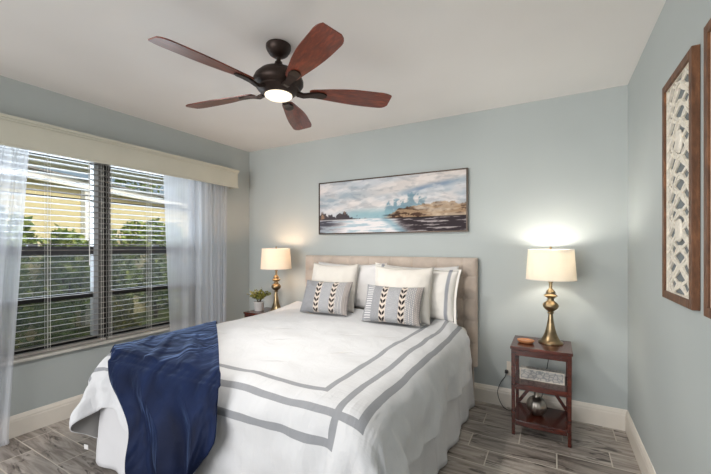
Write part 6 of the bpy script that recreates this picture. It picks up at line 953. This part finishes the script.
# skirt: three sides of hanging cloth with soft pleats
def skirt():
    path = []
    def seg(a, b, n):
        for i in range(n): path.append((a[0] + (b[0] - a[0]) * i / n, a[1] + (b[1] - a[1]) * i / n))
    seg((BX0, BY0 - .02), (BX0, BY1), 120); seg((BX0, BY1), (BX1, BY1), 110); seg((BX1, BY1), (BX1, BY0 - .02), 140); path.append((BX1, BY0 - .02))
    nxx, nzz = len(path), 14; pts = []
    cx, cy = (BX0 + BX1) / 2, (BY0 + BY1) / 2
    for j in range(nzz):
        v = j / (nzz - 1); z = 0.37 - v * 0.352
        for i, (x, y) in enumerate(path):
            side = 1 if i >= 230 else (0 if i >= 120 else -1)
            nrm = (0, -1) if side == 0 else ((1, 0) if side == 1 else (-1, 0))
            s = x if side == 0 else y
            f = 0.010 + 0.020 * v + (0.006 + .006 * v) * v * math.sin(s * 24 + 1.3 * math.sin(s * 5)) + 0.006 * v * fbm(s * 6, v * 0.7, 2)
            for pc in (-1.18, -0.62, -1.72) if side else (1.3, 2.1):     # inverted pleats
                d = abs(s - pc); f -= 0.028 * v * math.exp(-(d / 0.014) ** 2); f += 0.010 * v * math.exp(-((d - 0.04) / 0.02) ** 2)
            pts.append((x + nrm[0] * f - cx, y + nrm[1] * f + 1.1, z))
    me = grid_mesh('bed_skirt', pts, nxx, nzz); o = obj('bed_skirt', me, M['skirt'], bed, smooth=180)
    so = o.modifiers.new('thick', 'SOLIDIFY'); so.thickness = 0.003
skirt()

# ------------------------------------------------------------------ comforter (draped cloth, stored as packed point offsets)
CNX, CNY = 84, 76
cw = np.cumsum(np.array(CLOTH), axis=2).transpose(1, 2, 0) / 1000.0
cxr = np.linspace(0.50, 2.96, CNX); cyr = np.linspace(-0.30, -2.50, CNY)
pts = []; uvs = []
for j in range(CNY):
    for i in range(CNX):
        p = Vector(cw[j, i])
        if p.y < -1.9 and p.z < 0.62 and 0.72 < p.x < 1.5: p.z += 0.16 * min(1, (0.62 - p.z) / 0.38) * math.exp(-((p.x - 1.02) / 0.20) ** 2)
        if p.y < -1: p.y = -1 + (p.y + 1) * 0.925
        x, y, z = p
        drop = max(0, 0.665 - z); dv = min(1, drop / 0.33)
        # fullness and soft folds on the hanging parts
        if drop > 0.0:
            sd = 1 if x > 2.45 else (-1 if x < 1.0 else 0); ft = y < -1.90
            if sd: p.x += sd * ((0.030 if sd > 0 else 0.004) * math.sin(min(1, dv * 1.5) * PI / 2) + 0.016 * dv * math.sin(cyr[j] * 9 + 1) + 0.010 * dv * math.sin(cyr[j] * 23 + .6))
            if ft: p.y -= 0.028 * math.sin(min(1, dv * 1.5) * PI / 2) + 0.016 * dv * math.sin(cxr[i] * 11) + 0.010 * dv * math.sin(cxr[i] * 27 + 1)
        nn = noise.noise(Vector((x * 4.5, y * 4.5, z * 5))) * 0.010 + noise.noise(Vector((x * 12, y * 12, z * 12))) * 0.005
        if z > 0.64: p.z += nn + 0.004
        else:
            wr = noise.noise(Vector((cyr[j] * 7 + z * 3, cxr[i] * 7, z * 4 + 3))) * 0.022 + noise.noise(Vector((cyr[j] * 16, cxr[i] * 16, z * 9))) * 0.009
            if x > 2.45: p.x += max(-0.01, wr) * min(1, drop * 12)
            if y < -1.90: p.y -= max(-0.008, wr) * min(1, drop * 12)
        if y < -2.3: p.y = -2.3
        pts.append(p); uvs.append((abs(cxr[i] - 1.73) - (0.77 if cxr[i] > 1.73 else 1.03), -2.065 - cyr[j]))
me = grid_mesh('comforter', pts, CNX, CNY, uv=uvs)
me.flip_normals(); comf = obj('comforter', me, M['comforter'], smooth=180); me.materials.append(M['grey_lining'])
tag(comf, 'white comforter with three grey border stripes spread over the bed', 'comforter')
so = comf.modifiers.new('thick', 'SOLIDIFY'); so.thickness = 0.012; so.offset = -1.0; so.material_offset = 1; so.material_offset_rim = 0
ss = comf.modifiers.new('smooth', 'SUBSURF'); ss.levels = ss.render_levels = 1
dgx = bpy.context.evaluated_depsgraph_get()
bvh = BVHTree.FromPolygons([Vector(p) for p in pts], [tuple(f.vertices) for f in me.polygons])
def top_z(x, y):
    h = bvh.ray_cast(Vector((x, y, 1.5)), Vector((0, 0, -1)))
    return h[0].z if h[0] else None

# care tag at the lifted corner
tagm = B((-0.012, 0.012, -0.001, 0.001, -0.035, 0)); ct = obj('care_tag', tagm, M['white_cotton'], comf); ct.location = (0.83, -2.08, 0.14); ct.rotation_euler = (0.3, 0.2, 0.5)

# ------------------------------------------------------------------ velvet throw
def throw():
    # knots of the two long edges (world)
    R_ = [(0.66, -1.02, 0.30), (0.72, -1.08, 0.50), (0.80, -1.13, 0.65), (0.92, -1.237, 0.712), (1.37, -1.594, 0.72), (1.70, -1.86, 0.72), (1.90, -2.02, 0.705), (1.95, -2.06, 0.67), (1.972, -2.08, 0.62), (1.985, -2.09, 0.55), (1.99, -2.10, 0.48), (1.96, -2.10, 0.42)]
    L_ = [(0.66, -1.90, 0.30), (0.72, -1.92, 0.50), (0.79, -1.92, 0.64), (0.88, -1.94, 0.69), (0.92, -1.97, 0.70), (0.97, -2.00, 0.70), (1.00, -2.03, 0.69), (1.05, -2.06, 0.64), (1.13, -2.08, 0.55), (1.34, -2.09, 0.40), (1.39, -2.10, 0.25), (1.50, -2.10, 0.12)]
    Rr, Lr = cat_rom(R_, 9), cat_rom(L_, 9); nv_ = len(Rr); nu_ = 90; pts = []
    for j in range(nv_):
        v = j / (nv_ - 1); hang = max(0, (v - 0.60) / 0.40)
        for i in range(nu_):
            u = i / (nu_ - 1); p = Lr[j].lerp(Rr[j], u)
            # the far corner bulges so the top edge reads as one cloth
            tz = top_z(p.x, p.y)
            on = tz is not None and p.y > -2.02 and tz > 0.6
            if on: p.z = max(p.z - 0.0, tz + 0.014) if v < .75 else p.z
            w = 0.0
            if hang > 0:
                conv = 0.35 + 0.65 * hang
                fold = math.sin(u * 17 + 1.2 * math.sin(v * 5) + 0.8) * 0.5 + math.sin(u * 31 + 2.4 + 2 * v) * 0.25 + math.sin(u * 8.0 - 1 + 3 * hang) * 0.35
                fold = (1 - 1.9 * abs(math.sin(u * 8.5 + 0.5 * math.sin(v * 6) + 0.4 - 1.2 * hang))) * 0.75 + math.sin(u * 27 + 2.4 + 3 * v) * 0.16 + math.sin(u * 6.0 - 1 + 2 * hang) * 0.25
                p.y -= 0.012 + 0.052 * hang ** 0.5 * conv * (fold + 0.9) * min(1, u * 9, (1 - u) * 9) + 0.01 * hang
                p.x += 0.012 * hang * math.sin(u * 23 + 1)
                # lower hem droops between the gathered ends
                p.z -= 0.10 * hang ** 3 * math.sin(PI * u)
            else:
                r = noise.noise(Vector((u * 6 + 2, v * 9, 1))) * 0.010 + 0.026 * max(0, noise.noise(Vector((u * 7 + v * 3, v * 4 - u * 3, 4)))) + 0.016 * max(0, v - 0.3) * (1 - abs(math.sin(u * 8.5 + 0.4 + 0.5 * math.sin(v * 6))))
                if on: p.z += max(0, r) + 0.006
            if v < 0.2 and not on: p.x -= 0.02
            pts.append(p)
    me = grid_mesh('velvet_throw', pts, nu_, nv_); o = obj('velvet_throw', me, M['velvet'], smooth=180)
    s = o.modifiers.new('thick', 'SOLIDIFY'); s.thickness = 0.008; s.offset = 1.0
    q = o.modifiers.new('smooth', 'SUBSURF'); q.levels = q.render_levels = 1
    tag(o, 'navy blue velvet throw blanket draped over the foot corner of the bed', 'throw blanket')
throw()

# ------------------------------------------------------------------ pillows
def pillow_mesh(name, w, h, t, seed, color=None, flange=0.0, nu=44, nv=34, sag=0.02):
    rng = random.Random(seed); ox, oz = rng.uniform(0, 50), rng.uniform(0, 50); pts = []; cs = []; fs = []
    for side in (1, -1):
        for j in range(nv):
            for i in range(nu):
                u = -1 + 2 * i / (nu - 1); v = -1 + 2 * j / (nv - 1)
                x = u * w / 2 * (1 - 0.055 * (1 - v * v) * abs(u) ** 2); z = v * h / 2 * (1 - 0.065 * (1 - u * u) * abs(v) ** 2)
                ui, vi = min(1, abs(u) / (1 - flange)), min(1, abs(v) / (1 - flange))
                k = max(0, (1 - ui ** 2.6)) * max(0, (1 - vi ** 2.6)); d = t / 2 * k ** 0.48
                d *= 1 + 0.10 * noise.noise(Vector((u * 1.6 + ox, v * 1.6 + oz, side)))
                d += 0.008 * min(1, k * 6) * noise.noise(Vector((u * 5 + ox, v * 4 + oz, side * 3)))
                y = -side * d
                z -= sag * (v + 1) / 2 * (1 - u * u) * 0.6
                pts.append((x, y, z + h / 2)); 
                if color: cs.append(lin(color((u + 1) / 2 if side == 1 else (1 - u) / 2, (v + 1) / 2)))
    idx = lambda s, j, i: s * nu * nv + j * nu + i
    me = bpy.data.meshes.new(name)
    for j in range(nv - 1):
        for i in range(nu - 1):
            fs.append((idx(0, j, i), idx(0, j, i+1), idx(0, j+1, i+1), idx(0, j+1, i)))
            fs.append((idx(1, j, i+1), idx(1, j, i), idx(1, j+1, i), idx(1, j+1, i+1)))
    me.from_pydata(pts, [], fs)
    if color:
        a = me.color_attributes.new('paint', 'FLOAT_COLOR', 'POINT'); a.data.foreach_set('color', np.asarray(cs, float).ravel())
    bm = bmesh.new(); bm.from_mesh(me); bmesh.ops.remove_doubles(bm, verts=bm.verts, dist=0.0006); bmesh.ops.recalc_face_normals(bm, faces=bm.faces); bm.to_mesh(me); bm.free()
    return me
def put(me, name, label, m, x, y, z, lean, rz=0, roll=0, group=None):
    o = obj(name, me, m, smooth=180); o.location = (x, y, z); o.rotation_euler = (math.radians(lean), math.radians(roll), math.radians(rz))
    return tag(o, label, 'pillow', group)
def sham_color(u, v):
    c = (230, 226, 220)
    for e in (u, 1 - u):
        if abs(e - 0.105) < 0.017: c = (156, 158, 164)
    return c
g_bed = 'white pillows against the headboard'
ZB = 0.712
put(pillow_mesh('pillow', 0.76, 0.44, 0.15, 1), 'bed_pillow', 'white plain pillow against the headboard between the two cream pillows', M['white_cotton'], 1.52, -0.222, ZB, -6, 0, 0)
put(pillow_mesh('pillow', 0.70, 0.43, 0.14, 2), 'bed_pillow', 'white plain pillow against the headboard behind the grey-striped sham', M['white_cotton'], 2.19, -0.205, ZB, -6, 0, 0)
put(pillow_mesh('sham', 0.75, 0.425, 0.16, 3, sham_color, 0.07, 110, 50), 'pillow_sham', 'white pillow sham with a grey stripe near its edge', M['woven'], 2.195, -0.365, ZB + .008, -9, 0, 3)
put(pillow_mesh('cream', 0.49, 0.45, 0.17, 4), 'cream_pillow', 'square cream pillow by the brass lamp with the plant, behind the small grey woven cushion', M['cream_cotton'], 1.43, -0.405, ZB - .005, -15, 3, 0)
put(pillow_mesh('cream', 0.49, 0.45, 0.17, 5), 'cream_pillow', 'square cream pillow leaning in front of the striped sham', M['cream_cotton'], 2.165, -0.535, ZB - .005, -16, 3, 0)

def woven_color(u, v, variant):
    grey, cream, black, white = (132, 131, 133), (206, 194, 182), (38, 34, 36), (196, 196, 198)
    c = grey
    n = noise.noise(Vector((u * 60, v * 60, variant))); c = mixc(c, (158, 160, 164), 0.5 + 0.5 * n)
    cols_ = (0.38, 0.70)
    for cc in cols_:
        if abs(u - cc) < 0.054:
            c = cream
            q = (v * 6.5) % 1.0; s = (u - cc) / 0.05
            y_ = (q - 0.18 - abs(s) * 0.5 + 0.5) % 1.0 - 0.5
            if abs(s) < 0.95 and abs(y_) < 0.29 - 0.14 * abs(abs(s) - .45) and abs(s) > 0.05: c = black
            return c
    if 0.42 < u < 0.64:     # fine zigzags
        if ((v * 30 + 1.2 * abs(((u * 26) % 1) - 0.5) * 2) % 1) < 0.42: c = mixc(c, white, 0.75)
    elif u >= 0.76:
        if ((u * 34) % 1 < 0.5) and ((v * 22 + (int(u * 34) % 2) * .5) % 1 < 0.5): c = mixc(c, (214, 206, 198), 0.95)
        if u > 0.9: c = mixc(c, (150, 138, 130), 0.5)
    elif u < 0.30 and variant:
        if 0.05 < u < 0.17 and (v * 16) % 1 < 0.4: c = mixc(c, (214, 212, 212), 0.9)
    return c
for var, x, y, rz, lab in ((0, 1.475, -0.585, 4, 'grey woven lumbar cushion with black leaf bands, the one nearer the potted plant'), (1, 2.14, -0.665, 3, 'grey woven lumbar cushion with black leaf bands, the one in front of the striped sham')):
    put(pillow_mesh('lumbar', 0.472, 0.30, 0.13, 10 + var, lambda u, v: woven_color(u, v, var), 0, 190, 110, 0.01), 'lumbar_cushion', lab, M['woven'], x, y, 0.718, -24, rz, 0, 'lumbar cushions')

# ================================================================== nightstands
def nightstand(label, loc, brace=True):
    t = thing('nightstand', label, 'nightstand', loc, 0, None)
    w, d, h = 0.360, 0.335, 0.612; L = 0.026
    m = M['stand']
    def O(n_, bm): return obj(n_, bm, m, t, smooth=None)
    O('top', B((-w/2 - .006, w/2 + .006, -d/2 - .008, d/2 + .004, h - 0.020, h), bev=0.003))
    for sx in (-1, 1):
        for sy in (-1, 1):
            x, y = sx * (w/2 - L/2), sy * (d/2 - L/2)
            bm = B((x - L/2, x + L/2, y - L/2, y + L/2, 0, h - 0.02), bev=0.002)
            for v in bm.verts:
                if v.co.z < 0.05: v.co.x = x + (v.co.x - x) * 0.8; v.co.y = y + (v.co.y - y) * 0.8
            O('leg', bm)
    O('apron', B((-w/2 + L, w/2 - L, -d/2 + .004, -d/2 + .018, h - 0.062, h - 0.02)))
    O('apron', B((-w/2 + L, w/2 - L, d/2 - .018, d/2 - .004, h - 0.062, h - 0.02)))
    for sx in (-1, 1): O('side_rail', B((sx * (w/2 - .015) - .006, sx * (w/2 - .015) + .006, -d/2 + L, d/2 - L, h - 0.062, h - 0.02)))
    for z in (0.355, 0.105):
        O('shelf', B((-w/2 + .008, w/2 - .008, -d/2 + .010, d/2 - .008, z - 0.016, z), bev=0.002))
        O('shelf_rail', B((-w/2 + L, w/2 - L, -d/2 + .003, -d/2 + .016, z - 0.036, z - 0.001), bev=0.002))
    for sx in (-1, 1):
        bm = bmesh.new(); a = Vector((sx * 0.012, d/2 - .012, 0.333)); b = Vector((sx * (w/2 - .022), d/2 - .012, 0.112))
        q = (b - a).normalized(); nrm = Vector((-q.z, 0, q.x)) * 0.011; vs = []
        for p in (a, b):
            for s1 in (1, -1):
                for yy in (-.006, .006): vs.append(bm.verts.new(p + nrm * s1 + Vector((0, yy, 0))))
        bmesh.ops.convex_hull(bm, input=vs); O('back_brace', bm)
    return t
nightstand('open mahogany nightstand with two shelves beside the bed, near the wall outlet', (3.142, -0.285, 0))
nightstand('mahogany nightstand mostly hidden behind the bed, near the sheer curtain', (0.56, -0.27, 0))

# ------------------------------------------------------------------ lamps
def table_lamp(label, loc, power, color):
    t = thing('table_lamp', label, 'lamp', loc, 0, 'brass table lamps')
    prof = [(0.0, 0), (0.078, 0.0), (0.080, 0.006), (0.077, 0.012), (0.064, 0.018), (0.060, 0.024), (0.050, 0.040), (0.040, 0.065), (0.031, 0.095), (0.024, 0.130), (0.0175, 0.170), (0.0145, 0.200), (0.014, 0.206), (0.020, 0.209), (0.023, 0.213), (0.020, 0.218), (0.017, 0.222),
            (0.026, 0.230), (0.040, 0.242), (0.049, 0.256), (0.051, 0.268), (0.046, 0.280), (0.034, 0.292), (0.024, 0.300), (0.021, 0.308), (0.020, 0.316), (0.026, 0.322), (0.042, 0.332), (0.046, 0.338), (0.038, 0.344), (0.028, 0.350), (0.030, 0.358), (0.028, 0.368), (0.020, 0.378), (0.014, 0.384), (0.011, 0.392), (0.011, 0.430), (0.0, 0.430)]
    obj('base', lathe(prof, 48), M['brass'], t, smooth=50)
    obj('socket', lathe([(0.0, 0.43), (0.016, 0.43), (0.017, 0.44), (0.016, 0.475), (0.0, 0.475)], 24), M['brass'], t, smooth=50)
    b = obj('bulb', lathe([(0.0, 0.475), (0.012, 0.478), (0.016, 0.50), (0.028, 0.530), (0.030, 0.548), (0.024, 0.568), (0.0, 0.580)], 24), M['bulb'], t, smooth=80)
    b.visible_shadow = True
    obj('harp', tube([(0.018, 0, 0.44), (0.05, 0, 0.50), (0.052, 0, 0.58), (0.02, 0, 0.655), (0, 0, 0.66), (-0.02, 0, 0.655), (-0.052, 0, 0.58), (-0.05, 0, 0.50), (-0.018, 0, 0.44)], 0.002, 6), M['brass'], t, smooth=80)
    obj('finial', lathe([(0.004, 0.655), (0.009, 0.662), (0.005, 0.668), (0.009, 0.676), (0.006, 0.686), (0, 0.688)], 16), M['brass'], t, smooth=60)
    r0, r1, z0, z1 = 0.160, 0.146, 0.452, 0.665
    sh = obj('lamp_shade', None or (lambda bm: bm)(lathe_open([(r0, z0), (r0 - .002, z0 + .04), (r1 + .003, z1 - .05), (r1, z1), (r1 - .0015, z1), (r0 - .0015, z0), (r0, z0)], 64)), M['shade'], t, smooth=40)
    obj('shade_ring', lathe_open([(r1 - .002, z1 - .004), (r1 + .0012, z1 - .004), (r1 + .0012, z1 + .001), (r1 - .002, z1 + .001), (r1 - .002, z1 - .004)], 64), M['trim'], sh)
    obj('shade_ring', lathe_open([(r0 - .002, z0 - .001), (r0 + .0012, z0 - .001), (r0 + .0012, z0 + .005), (r0 - .002, z0 + .005), (r0 - .002, z0 - .001)], 64), M['trim'], sh)
    sp = bmesh.new()
    for k in range(3):
        a = k * 2 * PI / 3 + .5; tube([(0, 0, 0.658), (r1 * math.cos(a), r1 * math.sin(a), 0.658)], 0.0015, 5, sp, 0)
    obj('spider', sp, M['brass'], t)
    l = lamp('lamp_light', 'POINT', (loc[0], loc[1], loc[2] + 0.615), power, color, size=0.04)
    return t
def lathe_open(prof, n):
    bm = bmesh.new(); rings = [[bm.verts.new((r * math.cos(2*PI*i/n), r * math.sin(2*PI*i/n), z)) for i in range(n)] for r, z in prof]
    for a, b in zip(rings, rings[1:]):
        for i in range(n): bm.faces.new((a[i], a[(i+1) % n], b[(i+1) % n], b[i]))
    bmesh.ops.remove_doubles(bm, verts=bm.verts, dist=1e-6); bmesh.ops.recalc_face_normals(bm, faces=bm.faces); return bm
table_lamp('brass baluster table lamp with cream drum shade beside the carved dish', (3.200, -0.228, 0.612), 9, (1.0, 0.94, 0.85))
table_lamp('brass baluster table lamp with cream drum shade beside the potted plant', (0.665, -0.265, 0.612), 6.5, (1.0, 0.66, 0.42))

# lamp cord, outlet
ol = thing('wall_outlet', 'off-white wall outlet above the baseboard, half behind the nightstand leg', 'outlet', (2.92, 0, 0.31))
obj('cover_plate', B((-0.035, 0.035, -0.006, -0.0005, -0.057, 0.057), bev=0.002), M['plastic'], ol)
for dz in (-0.022, 0.022): obj('socket', B((-0.016, 0.016, -0.009, -0.005, dz - .014, dz + .014), bev=0.002), M['plastic'], ol)
cd = thing('lamp_cord', 'thin black lamp cord looping from the outlet down to the floor', 'cord', (2.885, -0.03, 0.29))
def CP(n_, bm, **k): bm.transform(Matrix.Translation((-2.885, 0.03, -0.29))); return obj(n_, bm, M['black_cord'], cd, **k)
CP('plug', B((2.873, 2.897, -0.036, -0.0095, 0.276, 0.300), bev=0.004))
CP('wire', tube([(2.885, -0.034, 0.285), (2.876, -0.05, 0.25), (2.845, -0.05, 0.20), (2.822, -0.05, 0.12), (2.845, -0.06, 0.045), (2.885, -0.075, 0.008), (2.95, -0.085, 0.006), (3.06, -0.08, 0.01), (3.13, -0.075, 0.12), (3.17, -0.072, 0.35), (3.20, -0.07, 0.56), (3.21, -0.08, 0.626), (3.203, -0.142, 0.617)], 0.0028, 6), smooth=80)

# ------------------------------------------------------------------ small things on the stand by the fretwork wall
dish = thing('wooden_dish', 'small oval carved wooden dish beside the brass lamp base', 'dish', (3.045, -0.315, 0.6125))
bm = lathe([(0.0, 0), (0.034, 0.0), (0.044, 0.006), (0.048, 0.015), (0.045, 0.018), (0.038, 0.016), (0.0, 0.013)], 40); bm.transform(Matrix.Diagonal((1.15, 0.85, 1.1, 1))); obj('bowl', bm, M['dish'], dish, smooth=50)
bm = lathe([(0.046, 0.014), (0.0495, 0.016), (0.0475, 0.0195), (0.044, 0.018)], 40); bm.transform(Matrix.Diagonal((1.15, 0.85, 1.1, 1))); obj('rim', bm, M['dish'], dish, smooth=50)
def m_sign():
    g = G('carved_white_block'); v = g.co(scale=(34, 34, 44)); vo = g.n('ShaderNodeTexVoronoi', {'Vector': v, 'Scale': 1.0}, feature='DISTANCE_TO_EDGE')
    f = g.n('ShaderNodeMapRange', {0: vo.outputs[0], 1: 0.04, 2: 0.12, 3: 1.0, 4: 0.0}).outputs[0]
    c = g.mix(g.m_('MULTIPLY', f, 0.7), lin((206, 202, 196)), lin((132, 138, 142)))
    return g.pbr(c, 0.8, 0, g.bump(f, 0.5, 0.004), 0.3)
M['sign'] = m_sign()
sg = thing('carved_block', 'long whitewashed carved block resting on the middle shelf', 'decorative block', (3.145, -0.30, 0.3555))
obj('body', B((-0.138, 0.138, -0.028, 0.028, 0, 0.078), bev=0.003), M['sign'], sg)
obj('border', B((-0.139, 0.139, -0.0295, -0.027, 0.0, 0.006), (-0.139, 0.139, -0.0295, -0.027, 0.072, 0.079), (-0.139, -0.132, -0.0295, -0.027, 0.006, 0.072), (0.132, 0.139, -0.0295, -0.027, 0.006, 0.072)), M['fret'], sg)
vs_ = thing('bottle_vase', 'brushed silver ribbed bottle vase on the bottom shelf', 'vase', (3.112, -0.285, 0.1055))
prof = [(a_ * 1.08, b_ * 1.12) for a_, b_ in [(0.0, 0), (0.026, 0.0), (0.030, 0.004), (0.046, 0.018), (0.058, 0.042), (0.060, 0.060), (0.055, 0.082), (0.042, 0.100), (0.026, 0.110), (0.018, 0.113)]]
obj('body', lathe(prof, 96, flute=lambda a, z: 1 + 0.022 * math.cos(16 * a) * math.sin(min(1, max(0, z / 0.11)) * PI)), M['silver'], vs_, smooth=60)
obj('neck', lathe([(0.0195, 0.125), (0.0175, 0.131), (0.0175, 0.172), (0.020, 0.176), (0.018, 0.177), (0.015, 0.165), (0.0, 0.162)], 32), M['silver'], vs_, smooth=50)

# ------------------------------------------------------------------ potted plant on the far stand
pp = thing('potted_plant', 'small yellow-green leafy plant in a white pot by the lamp', 'plant', (0.455, -0.30, 0.612))
obj('pot', lathe([(0.0, 0), (0.044, 0), (0.047, 0.004), (0.054, 0.085), (0.058, 0.088), (0.057, 0.096), (0.052, 0.096), (0.049, 0.080), (0.0, 0.078)], 32), M['pot'], pp, smooth=50)
obj('soil', lathe([(0.0, 0.083), (0.030, 0.086), (0.0485, 0.082)], 24), M['soil'], pp)
rng = random.Random(4); bl_, bs = bmesh.new(), bmesh.new()
for k in range(34):
    a = rng.uniform(0, 6.28); e = rng.uniform(0.2, 1.0); L = rng.uniform(0.10, 0.175)
    tip = Vector((math.cos(a) * e * 0.13, math.sin(a) * e * 0.13, 0.085 + L * (1.05 - 0.5 * e)))
    mid = Vector((tip.x * .35, tip.y * .35, 0.085 + (tip.z - .085) * .6)); base = Vector((math.cos(a) * .012, math.sin(a) * .012, 0.08))
    tube([base, mid, tip], 0.0013, 4, bs, 3)
    for q in range(9):
        s = 0.35 + 0.65 * q / 8; p = base.lerp(mid, min(1, s * 2)) if s < .5 else mid.lerp(tip, (s - .5) * 2)
        d = Vector((rng.gauss(0, 1), rng.gauss(0, 1), rng.uniform(0, 1.1))).normalized(); w_ = d.cross(Vector((rng.gauss(0, 1), rng.gauss(0, 1), .4))).normalized(); ln = rng.uniform(0.020, 0.034)
        f = [p, p + d * ln * .5 + w_ * ln * .3, p + d * ln, p + d * ln * .5 - w_ * ln * .3]; bl_.faces.new([bl_.verts.new(z_) for z_ in f])
obj('foliage', bl_, M['leaf_yellow'], pp); obj('stems', bs, M['stem'], pp)
